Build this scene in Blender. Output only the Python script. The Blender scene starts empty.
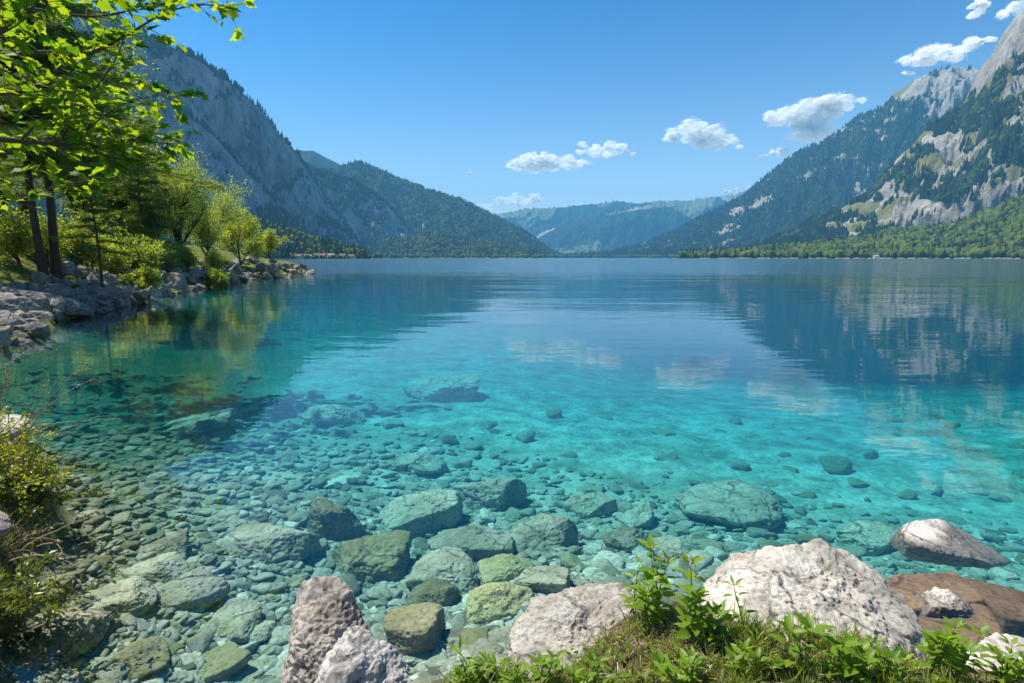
import bpy, bmesh, math, random
import numpy as np
from mathutils import Vector, Matrix

# ------------------------------------------------------------------ camera, sky, sun, exposure
SC = bpy.context.scene
COL = SC.collection
R = math.radians
CAM_H = 2.0
LENS, SENSOR, RW, RH = 20.0, 36.0, 1024, 683
FPX = LENS / SENSOR * RW
PITCH = math.atan((RH / 2 - 257.5) / FPX)
cam_d = bpy.data.cameras.new('camera'); cam = bpy.data.objects.new('camera', cam_d); COL.objects.link(cam)
cam.location = (0, 0, CAM_H); cam.rotation_euler = (R(90) - PITCH, 0, 0)
cam_d.lens = LENS; cam_d.sensor_width = SENSOR; cam_d.clip_start = 0.05; cam_d.clip_end = 60000
SC.camera = cam
SUN_AZ, SUN_EL = R(-64), R(60)          # clockwise from +Y; the sun stands to the left, a little ahead
world = bpy.data.worlds.new('World'); SC.world = world; world.use_nodes = True
wn, wl = world.node_tree.nodes, world.node_tree.links
sky = wn.new('ShaderNodeTexSky'); sky.sky_type = 'NISHITA'; sky.sun_disc = False
sky.sun_elevation = SUN_EL; sky.sun_rotation = SUN_AZ; sky.altitude = 500
sky.air_density = 1.0; sky.dust_density = 1.0; sky.ozone_density = 6.0
gm = wn.new('ShaderNodeGamma'); gm.inputs[1].default_value = 1.35
hs = wn.new('ShaderNodeHueSaturation'); hs.inputs['Saturation'].default_value = 1.1
wl.new(sky.outputs[0], hs.inputs['Color']); wl.new(hs.outputs[0], gm.inputs[0]); 
tint = wn.new('ShaderNodeMix'); tint.data_type = 'RGBA'; tint.blend_type = 'MULTIPLY'; tint.inputs['Factor'].default_value = 1; tint.inputs['B'].default_value = (.05, .86, .93, 1)
tc = wn.new('ShaderNodeTexCoord'); sp_ = wn.new('ShaderNodeSeparateXYZ'); ex = wn.new('ShaderNodeMath'); ex.operation = 'MULTIPLY'; ex.inputs[1].default_value = -9.5
pw = wn.new('ShaderNodeMath'); pw.operation = 'EXPONENT'; cl = wn.new('ShaderNodeMath'); cl.operation = 'MULTIPLY'; cl.inputs[1].default_value = 1.6; cl.use_clamp = True
pale = wn.new('ShaderNodeMix'); pale.data_type = 'RGBA'; pale.inputs['B'].default_value = (13.2, 14.9, 15.4, 1)      # pale summer horizon
wl.new(gm.outputs[0], tint.inputs['A']); wl.new(tc.outputs['Generated'], sp_.inputs[0]); wl.new(sp_.outputs[2], ex.inputs[0]); wl.new(ex.outputs[0], pw.inputs[0]); wl.new(pw.outputs[0], cl.inputs[0])
wl.new(cl.outputs[0], pale.inputs['Factor']); wl.new(tint.outputs['Result'], pale.inputs['A']); wl.new(pale.outputs['Result'], wn['Background'].inputs[0])
wn['Background'].inputs[1].default_value = 0.051
sun_d = bpy.data.lights.new('sun', 'SUN'); sun_d.energy = 5.0; sun_d.angle = R(0.53); sun_d.color = (1, .93, .82)
sun = bpy.data.objects.new('sun', sun_d); COL.objects.link(sun)
SUN_DIR = Vector((math.sin(SUN_AZ) * math.cos(SUN_EL), math.cos(SUN_AZ) * math.cos(SUN_EL), math.sin(SUN_EL)))
sun.rotation_euler = SUN_DIR.to_track_quat('Z', 'Y').to_euler(); sun.location = (-20, 8, 40)
SC.view_settings.view_transform = 'Standard'; SC.view_settings.look = 'None'
SC.view_settings.exposure = 0.85; SC.view_settings.gamma = 1
SC.render.engine = 'CYCLES'
cy = SC.cycles
cy.max_bounces = 7; cy.diffuse_bounces = 5; cy.glossy_bounces = 2; cy.transmission_bounces = 4
cy.transparent_max_bounces = 12; cy.volume_bounces = 0; cy.caustics_reflective = False; cy.caustics_refractive = False
cy.use_denoising = True
cy.sample_clamp_indirect = 6

# ------------------------------------------------------------------ helpers: maths
CP, SP = math.cos(PITCH), math.sin(PITCH)
def ray(px, py):
    a, u = (px - RW / 2) / FPX, (RH / 2 - py) / FPX
    return np.array([a, CP + u * SP, -SP + u * CP])
def at_z(px, py, z=0.0):
    d = ray(px, py); t = (z - CAM_H) / d[2]
    return np.array([0, 0, CAM_H]) + d * t
def at_y(px, py, y):
    d = ray(px, py); return np.array([0, 0, CAM_H]) + d * (y / d[1])
def at_range(px, py, rng):
    d = ray(px, py); return np.array([0, 0, CAM_H]) + d * (rng / math.hypot(d[0], d[1]))
def to_px(P):
    P = np.asarray(P, float); x = P[..., 0]; y = P[..., 1]; z = P[..., 2] - CAM_H
    f = y * CP - z * SP; u = y * SP + z * CP
    f = np.where(f < 1e-3, 1e-3, f)
    return RW / 2 + FPX * x / f, RH / 2 - FPX * u / f
def sstep(a, b, x):
    t = np.clip((x - a) / (b - a), 0, 1); return t * t * (3 - 2 * t)
def _h(ix, iy, iz, s):
    h = (ix.astype(np.uint32) * np.uint32(374761393)) ^ (iy.astype(np.uint32) * np.uint32(668265263)) ^ (iz.astype(np.uint32) * np.uint32(2246822519)) ^ np.uint32((s * 3266489917) & 0xffffffff)
    h = (h ^ (h >> np.uint32(13))) * np.uint32(1274126177)
    h = (h ^ (h >> np.uint32(15))) * np.uint32(2654435761)
    return h ^ (h >> np.uint32(16))
def pn(P, s=0):
    with np.errstate(over='ignore'):
        x, y, z = P[..., 0], P[..., 1], P[..., 2]
        fx, fy, fz = np.floor(x), np.floor(y), np.floor(z)
        ix, iy, iz = fx.astype(np.int64), fy.astype(np.int64), fz.astype(np.int64)
        x, y, z = x - fx, y - fy, z - fz
        u, v, w = [t * t * t * (t * (t * 6 - 15) + 10) for t in (x, y, z)]
        r = 0
        for dx in (0, 1):
            for dy in (0, 1):
                for dz in (0, 1):
                    h = _h(ix + dx, iy + dy, iz + dz, s)
                    gx = (h & np.uint32(1023)).astype(np.float64) / 511.5 - 1
                    gy = ((h >> np.uint32(10)) & np.uint32(1023)).astype(np.float64) / 511.5 - 1
                    gz = ((h >> np.uint32(20)) & np.uint32(1023)).astype(np.float64) / 511.5 - 1
                    k = (u if dx else 1 - u) * (v if dy else 1 - v) * (w if dz else 1 - w)
                    r = r + k * (gx * (x - dx) + gy * (y - dy) + gz * (z - dz))
    return r
def fbm(P, o=5, s=0, g=.5, lac=2.03):
    r, a = 0, 1.0; P = np.array(P, float)
    for k in range(o):
        r = r + a * pn(P, s + k); P = P * lac; a *= g
    return r
def ridged(P, o=5, s=0, g=.5, lac=2.03):
    r, a = 0, 1.0; P = np.array(P, float)
    for k in range(o):
        r = r + a * (1 - 2 * np.abs(pn(P, s + k)) * 1.6); P = P * lac; a *= g
    return r / 2
def interp(x, pts, k=1):
    p = np.array(pts, float); return np.interp(x, p[:, 0], p[:, k])

# ------------------------------------------------------------------ helpers: objects
def tag(o, label=None, cat=None, group=None, kind=None):
    if label: o['label'] = label
    if cat: o['category'] = cat
    if group: o['group'] = group
    if kind: o['kind'] = kind
    return o
def empty(name, loc, label, cat, group=None, rz=0):
    o = bpy.data.objects.new(name, None); COL.objects.link(o); o.location = loc; o.rotation_euler = (0, 0, rz)
    o.empty_display_size = .2
    return tag(o, label, cat, group)
def mesh_np(name, V, F, mat, parent=None, smooth=False, attrs=None, mats=None, midx=None):
    """V (n,3); F: (m,k) array or list of such arrays"""
    me = bpy.data.meshes.new(name)
    V = np.asarray(V, np.float32)
    Fs = [np.asarray(f, np.int32) for f in (F if isinstance(F, (list, tuple)) else [F])]
    Fs = [f for f in Fs if len(f)]
    tot = [np.full(len(f), f.shape[1], np.int32) for f in Fs]
    tot = np.concatenate(tot); idx = np.concatenate([f.ravel() for f in Fs])
    me.vertices.add(len(V)); me.vertices.foreach_set('co', V.ravel())
    me.loops.add(len(idx)); me.loops.foreach_set('vertex_index', idx)
    me.polygons.add(len(tot))
    st = np.concatenate([[0], np.cumsum(tot)[:-1]]).astype(np.int32)
    me.polygons.foreach_set('loop_start', st)
    me.polygons.foreach_set('use_smooth', np.full(len(tot), bool(smooth)))
    if attrs:
        for k, a in attrs.items():
            at = me.attributes.new(k, 'FLOAT', 'POINT'); at.data.foreach_set('value', np.asarray(a, np.float32).ravel())
    for m in (mats or [mat]): me.materials.append(m)
    if midx is not None: me.polygons.foreach_set('material_index', np.asarray(midx, np.int32))
    me.update(calc_edges=True)
    o = bpy.data.objects.new(name, me); COL.objects.link(o)
    if parent is not None: o.parent = parent
    return o
def grid_faces(n, m, wrap=False):
    i = np.arange(n - 1)[:, None] * m; j = np.arange(m if wrap else m - 1)[None, :]; j2 = (j + 1) % m
    return np.stack([i + j, i + j2, i + m + j2, i + m + j], -1).reshape(-1, 4)
class Bag:
    """collects arrays of vertices and faces (mixed tri/quad) plus a float attribute"""
    def __init__(s): s.V = []; s.F = {3: [], 4: []}; s.A = []; s.n = 0
    def add(s, V, F, a=0.0):
        V = np.asarray(V, float); F = np.asarray(F, int)
        s.V.append(V); s.F[F.shape[1]].append(F + s.n); s.n += len(V)
        s.A.append(np.broadcast_to(np.asarray(a, float), (len(V),)))
    def scatter(s, tv, tf, M, T, a=None):
        """template tv (k,3), tf (m,3|4); M (n,3,3) T (n,3)"""
        tv = np.asarray(tv, float); tf = np.asarray(tf, int); n = len(T); k = len(tv)
        if n == 0: return
        V = np.einsum('nij,kj->nki', M, tv) + T[:, None, :]
        F = (tf[None] + (np.arange(n) * k)[:, None, None]).reshape(-1, tf.shape[1])
        s.add(V.reshape(-1, 3), F, np.repeat(np.zeros(n) if a is None else a, k))
    def tube(s, pts, rad, sides=6, a=0.0, cap=True):
        P = np.asarray(pts, float); n = len(P); rad = np.broadcast_to(np.asarray(rad, float), (n,))
        d = np.gradient(P, axis=0); d /= np.linalg.norm(d, axis=1)[:, None] + 1e-9
        ref = np.array([0.31, .17, 1.0]) if abs(d[:, 2]).mean() < .8 else np.array([1.0, .1, .2])
        u = np.cross(d, ref); u /= np.linalg.norm(u, axis=1)[:, None] + 1e-9; w = np.cross(d, u)
        t = np.arange(sides) * 2 * np.pi / sides
        ring = (u[:, None] * np.cos(t)[None, :, None] + w[:, None] * np.sin(t)[None, :, None]) * rad[:, None, None] + P[:, None]
        V = ring.reshape(-1, 3); s.add(V, grid_faces(n, sides, True), a)
    def build(s, name, mat, parent=None, smooth=False, attr='tone'):
        F = [np.concatenate(s.F[k]) for k in (3, 4) if s.F[k]]
        return mesh_np(name, np.concatenate(s.V), F, mat, parent, smooth, {attr: np.concatenate(s.A)})
def rot_basis(z, roll, scale=1.0, rng=None):
    """matrices whose Y column points along z (n,3), turned by roll about it"""
    y = z / (np.linalg.norm(z, axis=1)[:, None] + 1e-9)
    ref = np.tile(np.array([0, 0, 1.0]), (len(y), 1)); ref[np.abs(y[:, 2]) > .95] = (1, 0, 0)
    x = np.cross(y, ref); x /= np.linalg.norm(x, axis=1)[:, None] + 1e-9; n = np.cross(x, y)
    c, s_ = np.cos(roll)[:, None], np.sin(roll)[:, None]
    x2 = x * c + n * s_; n2 = -x * s_ + n * c
    M = np.stack([x2, y, n2], -1)
    return M * np.broadcast_to(np.asarray(scale, float), (len(y),))[:, None, None]

# ------------------------------------------------------------------ helpers: materials
class NT:
    def __init__(s, name):
        s.m = bpy.data.materials.new(name); s.m.use_nodes = True; s.t = s.m.node_tree; s.t.nodes.clear()
        s.out = s.t.nodes.new('ShaderNodeOutputMaterial')
    def n(s, typ, ins=None, **kw):
        nd = s.t.nodes.new('ShaderNode' + typ)
        for k, v in kw.items(): setattr(nd, k, v)
        for k, v in (ins or {}).items(): s.set(nd.inputs[k], v)
        return nd
    def set(s, sock, v):
        if isinstance(v, bpy.types.NodeSocket): s.t.links.new(v, sock)
        elif isinstance(v, bpy.types.Node): s.t.links.new(v.outputs[0], sock)
        elif isinstance(v, tuple) and len(v) == 3 and sock.type == 'RGBA': sock.default_value = (*v, 1)
        else: sock.default_value = v
    def math(s, op, a, b=0.0, clamp=False):
        return s.n('Math', {0: a, 1: b}, operation=op, use_clamp=clamp).outputs[0]
    def noise(s, vec, scale, detail=4, rough=.55, dist=0.0):
        return s.n('TexNoise', {'Vector': vec, 'Scale': scale, 'Detail': detail, 'Roughness': rough, 'Distortion': dist}).outputs['Fac']
    def ramp(s, fac, stops):
        r = s.n('ValToRGB', {'Fac': fac}); e = r.color_ramp.elements
        while len(e) < len(stops): e.new(.5)
        for k, (p, c) in enumerate(stops):
            e[k].position = p; e[k].color = (c, c, c, 1) if isinstance(c, (int, float)) else (*c, 1)
        return r.outputs[0]
    def mix(s, f, a, b, mode='MIX'):
        m = s.n('Mix', data_type='RGBA', blend_type=mode); s.set(m.inputs['Factor'], f); s.set(m.inputs['A'], a); s.set(m.inputs['B'], b)
        return m.outputs['Result']
    def mapping(s, vec, scale=(1, 1, 1), loc=(0, 0, 0)):
        return s.n('Mapping', {'Vector': vec, 'Scale': scale, 'Location': loc}).outputs[0]
    def pos(s): return s.n('NewGeometry').outputs['Position']
    def obj(s): return s.n('TexCoord').outputs['Object']
    def attr(s, name): return s.n('Attribute', attribute_name=name).outputs['Fac']
    def bump(s, h, strength=.5, dist=.02, normal=None):
        b = s.n('Bump', {'Height': h, 'Strength': strength, 'Distance': dist})
        if normal is not None: s.set(b.inputs['Normal'], normal)
        return b.outputs[0]
    def principled(s, color, rough=.8, normal=None, spec=.3):
        p = s.n('BsdfPrincipled', {'Base Color': color, 'Roughness': rough, 'Specular IOR Level': spec})
        if normal is not None: s.set(p.inputs['Normal'], normal)
        s.t.links.new(p.outputs[0], s.out.inputs['Surface']); return s.m
def leaf_mat(name, c1, c2, t1, t2, trans=.5, gloss=.06, rough=.45):
    """leaves: diffuse + light coming through; 'tone' picks between two leaf colours"""
    q = NT(name); a = q.attr('tone')
    col = q.mix(a, c1, c2); tc = q.mix(a, t1, t2)
    d = q.n('BsdfDiffuse', {'Color': col}); t = q.n('BsdfTranslucent', {'Color': tc})
    m = q.n('MixShader', {0: trans}); q.set(m.inputs[1], d); q.set(m.inputs[2], t)
    g = q.n('BsdfGlossy', {'Color': (.8, .8, .8), 'Roughness': rough})
    m2 = q.n('MixShader', {0: gloss}); q.set(m2.inputs[1], m); q.set(m2.inputs[2], g)
    q.t.links.new(m2.outputs[0], q.out.inputs['Surface']); return q.m
def bark_mat(name, c1, c2, sc=8):
    q = NT(name); v = q.mapping(q.obj(), (1, 1, .25)); n = q.noise(v, sc, 6)
    return q.principled(q.mix(n, c1, c2), .9, q.bump(n, .6, .03))
# ------------------------------------------------------------------ terrain: bank, shore and lake bed in one sheet
shore_px = [(0, 346), (32, 336), (60, 320), (91, 313), (123, 306), (155, 299), (190, 290), (218, 285), (246, 280), (281, 277.5), (314, 273.5)]
shore_pts = [tuple(at_z(px, py)[:2]) for px, py in shore_px]
LAND = [(300, -120), (300, 2), (7, 1.7), (3.4, 2.15), (2.1, 2.45), (1.3, 2.75), (.5, 2.75), (-.25, 2.45), (-.9, 1.95), (-2.0, 1.5),
        (-2.42, 2.3), (-3.15, 3.45), (-3.75, 4.4), (-5.0, 5.4), (-6.2, 6.3), (-9, 7.0), (-14, 8.5), (-14.5, 11)] + shore_pts + \
       [(-30, 84), (-60, 100), (-150, 110), (-600, 130), (-600, -120)]
LANDP = np.array(LAND, float)
def land_sd(x, y):
    """signed distance to the waterline, positive on land"""
    d2 = np.full(x.shape, 1e18); ins = np.zeros(x.shape, bool); n = len(LANDP)
    for i in range(n):
        ax, ay = LANDP[i]; bx, by = LANDP[(i + 1) % n]
        ex, ey = bx - ax, by - ay; wx, wy = x - ax, y - ay
        t = np.clip((wx * ex + wy * ey) / (ex * ex + ey * ey), 0, 1)
        d2 = np.minimum(d2, (wx - ex * t) ** 2 + (wy - ey * t) ** 2)
        c = (ay > y) != (by > y)
        with np.errstate(divide='ignore', invalid='ignore'):
            ins ^= c & (x < (bx - ax) * (y - ay) / (by - ay if by != ay else 1e-9) + ax)
    return np.where(ins, 1, -1) * np.sqrt(d2)
def ground_z(x, y, detail=True):
    x = np.asarray(x, float); y = np.asarray(y, float)
    P = np.stack([x, y, np.zeros_like(x)], -1)
    wob = fbm(P * .9, 3, 11) * .22 * np.clip(np.hypot(x, y) / 4, .6, 3)
    sd = land_sd(x, y) + wob * (np.abs(x) + np.abs(y) < 200)
    far = sstep(7.5, 12, y) * (x < -4)
    left = sstep(-1.9, -2.5, x) * (1 - far) * sstep(1.0, 2.2, y)
    s = np.maximum(sd, 0)
    z_near = (.18 + .19 * sstep(.2, .95, x)) * (1 - np.exp(-s / .28)) + .02 * s
    z_left = .62 * (1 - np.exp(-s / .35)) + .08 * np.minimum(s, 6)
    z_far = 1.7 * (1 - np.exp(-s / 3.4)) + .07 * np.minimum(s, 40) + .10 * np.clip(s - 8, 0, 60)
    z_near = z_near + (.17 * np.exp(-((x - .68) ** 2 / .06 + (y - 2.50) ** 2 / .05)) + .10 * np.exp(-((x - 1.1) ** 2 / .25 + (y - 2.2) ** 2 / .05))) * (s > 0) * np.minimum(s / .15, 1)
    zl = z_near * (1 - left) + z_left * left
    zl = zl * (1 - far) + z_far * far
    w = np.maximum(-sd, 0)
    right = 1 + .25 * sstep(0, 5, x) * sstep(3, 7, y) + .15 * sstep(.1, .6, x / (np.maximum(y, 0) + 4)) * sstep(8, 20, y)
    zw = -np.interp(w * right, [0, .35, 1.3, 3, 5.2, 8.2, 11, 15, 22, 35, 60, 150], [.05, .25, .52, .88, 1.14, 1.34, 1.50, 1.74, 2.25, 4.0, 10, 14])
    z = np.where(sd > 0, zl, zw)
    if detail:
        near = np.exp(-np.hypot(x, y) / 60)
        z = z + near * (fbm(P * 1.3, 4, 5) * .10 + fbm(P * 7, 4, 7, .6) * .045) * np.where(sd > 0, 1, .8)
        z = z + far * (sd > 0) * fbm(P * .25, 4, 21) * .7
        z = np.where((sd <= 0), np.minimum(z, -.02), z)
    return z
def bed_hit(px, py):
    """where the sight line through a pixel meets the ground"""
    d = ray(px, py); o_ = np.array([0, 0, CAM_H]); T = np.geomspace(1.0, 140, 260)
    for _ in range(3):
        P = o_ + d * T[:, None]; m = P[:, 2] < ground_z(P[:, 0], P[:, 1], False)
        k = int(np.argmax(m)) if m.any() else len(T) - 1
        T = np.linspace(T[max(k - 1, 0)], T[k], 12)
    return o_ + d * T[-1]

q = NT('ground_mat')
pos = q.pos(); z = q.n('SeparateXYZ', {0: pos}).outputs[2]
big = q.noise(pos, .35, 5); mid = q.noise(pos, 3.0, 6, .65); fine = q.noise(pos, 22, 5, .7)
soil = q.ramp(q.noise(pos, 9, 8, .7), [(.30, (.035, .022, .013)), (.5, (.13, .085, .05)), (.66, (.26, .19, .125)), (.8, (.40, .32, .23))])
grassy = q.mix(fine, (.03, .06, .012), (.11, .13, .03))
land = q.mix(q.ramp(q.noise(pos, 1.1, 5), [(.45, 0), (.6, 1)]), soil, grassy)
vor = q.n('TexVoronoi', {'Vector': q.mapping(pos, (1, 1, .4)), 'Scale': 3.1, 'Randomness': 1.0}); vor2 = q.n('TexVoronoi', {'Vector': pos, 'Scale': 9.0})
pebc = q.mix(q.n('SeparateColor', {0: vor2.outputs['Color']}).outputs[0], (.16, .15, .10), (.46, .44, .34))
bedc = q.mix(.5, pebc, q.mix(mid, (.22, .20, .13), (.55, .54, .43)))
bedc = q.mix(q.ramp(q.noise(pos, .5, 4, .6), [(.42, 0), (.62, 1)]), bedc, (.50, .50, .42))
deep = q.ramp(q.math('MULTIPLY', z, -.5), [(.42, 0), (.65, 1)])
bedc = q.mix(deep, bedc, q.mix(q.ramp(q.noise(pos, 1.6, 9, .8), [(.38, 0), (.60, 1)]), (.18, .20, .13), (.68, .69, .58)))
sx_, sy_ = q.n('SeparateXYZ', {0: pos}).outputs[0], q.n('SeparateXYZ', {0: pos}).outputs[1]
tree_shade = q.math('SUBTRACT', q.math('MULTIPLY', q.math('ADD', sx_, q.math('MULTIPLY', sy_, .37)), -1.0), .1)      # tree shade along the left shore, painted into the bed colour
tree_shade = q.ramp(q.math('ADD', q.math('MULTIPLY', tree_shade, .4), q.math('MULTIPLY', q.math('SUBTRACT', q.noise(pos, .8, 6, .65), .5), 1.1)), [(.0, 0), (.75, .85)])
bedc = q.mix(q.ramp(q.noise(pos, .42, 6, .65, .6), [(.46, 0), (.66, .6)]), bedc, q.mix(fine, (.08, .11, .06), (.24, .26, .16)))
bedc = q.mix(tree_shade, bedc, q.mix(fine, (.035, .055, .02), (.14, .17, .07)))
turf = q.mix(fine, (.05, .085, .012), (.19, .21, .035))
land = q.mix(q.ramp(q.math('ADD', q.math('MULTIPLY', q.math('SUBTRACT', sy_, 9.0), .1), q.math('MULTIPLY', big, .6)), [(.5, 0), (.9, .8)]), land, turf)
f = q.ramp(q.math('ADD', q.math('MULTIPLY', z, 4.0), q.math('MULTIPLY', mid, .4)), [(.12, 0), (.45, 1)])
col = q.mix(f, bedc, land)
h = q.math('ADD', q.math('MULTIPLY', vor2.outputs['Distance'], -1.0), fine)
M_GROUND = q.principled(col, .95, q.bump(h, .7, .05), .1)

NA, NR = 720, 460
fa = np.linspace(0, 1, NA, endpoint=False)
ang = np.pi / 2 - 2 * np.pi * (fa - .5)
ang = np.pi / 2 + (ang - np.pi / 2) * (1 - .45 * np.cos((ang - np.pi / 2) / 2) ** 2)    # denser ahead
rr = np.concatenate([[.02], np.geomspace(.35, 160, NR - 24), np.geomspace(190, 26000, 23)])
A, RRr = np.meshgrid(ang, rr)
X, Y = RRr * np.cos(A), RRr * np.sin(A)
Z = ground_z(X, Y)
Z = np.where(RRr > 160, np.minimum(Z, -13), Z)
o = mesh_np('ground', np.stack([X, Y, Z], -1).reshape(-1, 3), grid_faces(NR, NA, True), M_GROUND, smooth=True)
tag(o, 'earth bank and shore sloping into the pebbly lake bed', 'ground', kind='structure')

# ------------------------------------------------------------------ lake water: clear, tinted by its own depth
q = NT('lake_water_mat')
pos = q.pos()
sep = q.n('SeparateXYZ', {0: pos}); yy = sep.outputs[1]
dist = q.n('VectorMath', {0: pos}, operation='LENGTH').outputs['Value']
calm = q.ramp(q.math('ADD', q.math('MULTIPLY', dist, 1 / 400), q.math('MULTIPLY', q.noise(q.mapping(pos, (.02, .06, 1)), 1.0, 3), .08)), [(.0, .0), (.10, .06), (.17, .22), (.24, 1)])
w1 = q.noise(q.mapping(pos, (.30, 1.0, 1)), 1.0, 3, .5, .3)
w2 = q.noise(q.mapping(pos, (.4, 1.0, 1)), 5.0, 3, .5, .2)
w3 = q.noise(q.mapping(pos, (.12, .45, 1)), .5, 4, .55)
b = q.bump(w1, 1.0, .008)
b = q.bump(w2, 1.0, .0013, b)
b = q.bump(w3, q.math('MULTIPLY', calm, 1.0), .55, b)
fr = q.n('Fresnel', {'IOR': 1.333, 'Normal': b})
tr = q.n('BsdfTransparent', {'Color': (1, 1, 1)})
gl = q.n('BsdfGlossy', {'Color': (1, 1, 1), 'Roughness': q.math('ADD', .008, q.math('MULTIPLY', calm, .11)), 'Normal': b})
ms = q.n('MixShader', {0: fr, 1: tr.outputs[0], 2: gl.outputs[0]})
q.t.links.new(ms.outputs[0], q.out.inputs['Surface'])
ab = q.n('VolumeAbsorption', {'Color': (.0, .81, .88), 'Density': .50})
sc_ = q.n('VolumeScatter', {'Color': (.02, .66, 1.0), 'Density': .042, 'Anisotropy': .0})
ad = q.n('AddShader'); q.set(ad.inputs[0], ab.outputs[0]); q.set(ad.inputs[1], sc_.outputs[0])
q.t.links.new(ad.outputs[0], q.out.inputs['Volume'])
M_WATER = q.m
def box_mesh(name, lo, hi, mat, nx=1, ny=1):
    (x0, y0, z0), (x1, y1, z1) = lo, hi
    V = [(x0, y0, z0), (x1, y0, z0), (x1, y1, z0), (x0, y1, z0), (x0, y0, z1), (x1, y0, z1), (x1, y1, z1), (x0, y1, z1)]
    F = [(0, 3, 2, 1), (4, 5, 6, 7), (0, 1, 5, 4), (1, 2, 6, 5), (2, 3, 7, 6), (3, 0, 4, 7)]
    return mesh_np(name, V, np.array(F), mat)
o = box_mesh('lake_water', (-6000, -90, -30), (6000, 11000, 0), M_WATER)
tag(o, 'clear turquoise lake water reaching to the far mountains', 'lake', kind='structure')

# ------------------------------------------------------------------ mountains
def rock_forest_mat(name, rock_a, rock_b, wood_a, wood_b, mead_a, mead_b, sc=.01, bump=14):
    q = NT(name); pos = q.pos()
    st = q.mapping(pos, (1, 1, .35))
    n1 = q.noise(st, sc, 9, .65, .6); n2 = q.noise(st, sc * 5, 8, .7, .4); n3 = q.noise(pos, sc * 12, 5, .7)
    rk = q.mix(q.ramp(q.math('ADD', q.math('MULTIPLY', n1, .5), q.math('MULTIPLY', n2, .5)), [(.36, 0), (.62, 1)]), rock_a, rock_b)
    wd = q.mix(q.ramp(n3, [(.3, 0), (.7, 1)]), wood_a, wood_b)
    md = q.mix(q.ramp(n2, [(.35, 0), (.65, 1)]), mead_a, mead_b)
    f = q.ramp(q.math('ADD', q.attr('forest'), q.math('MULTIPLY', q.math('SUBTRACT', n3, .5), .5)), [(.42, 0), (.56, 1)])
    m = q.ramp(q.math('ADD', q.attr('meadow'), q.math('MULTIPLY', q.math('SUBTRACT', n2, .5), .5)), [(.45, 0), (.6, 1)])
    c = q.mix(f, q.mix(m, rk, md), wd)
    h = q.math('ADD', q.math('MULTIPLY', n2, 1.0), q.math('MULTIPLY', n3, .6))
    return q.principled(c, .95, q.bump(h, .8, bump), .05)
GREY_A, GREY_B = (.13, .125, .12), (.46, .45, .43)
WOOD_A, WOOD_B = (.012, .026, .012), (.035, .065, .020)
M_CLIFF = rock_forest_mat('cliff_mat', (.030, .032, .036), (.46, .46, .46), WOOD_A, WOOD_B, (.06, .08, .025), (.12, .13, .05))
M_HILL = rock_forest_mat('hill_mat', GREY_A, GREY_B, WOOD_A, WOOD_B, (.08, .13, .03), (.16, .20, .06))
M_RIGHT = rock_forest_mat('right_mat', (.11, .10, .088), (.49, .455, .39), (.014, .030, .010), (.040, .066, .018), (.10, .115, .035), (.24, .22, .08), .014)
M_FAR = rock_forest_mat('far_mat', GREY_A, GREY_B, WOOD_A, WOOD_B, (.10, .15, .05), (.22, .24, .10), .004, 30)

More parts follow.
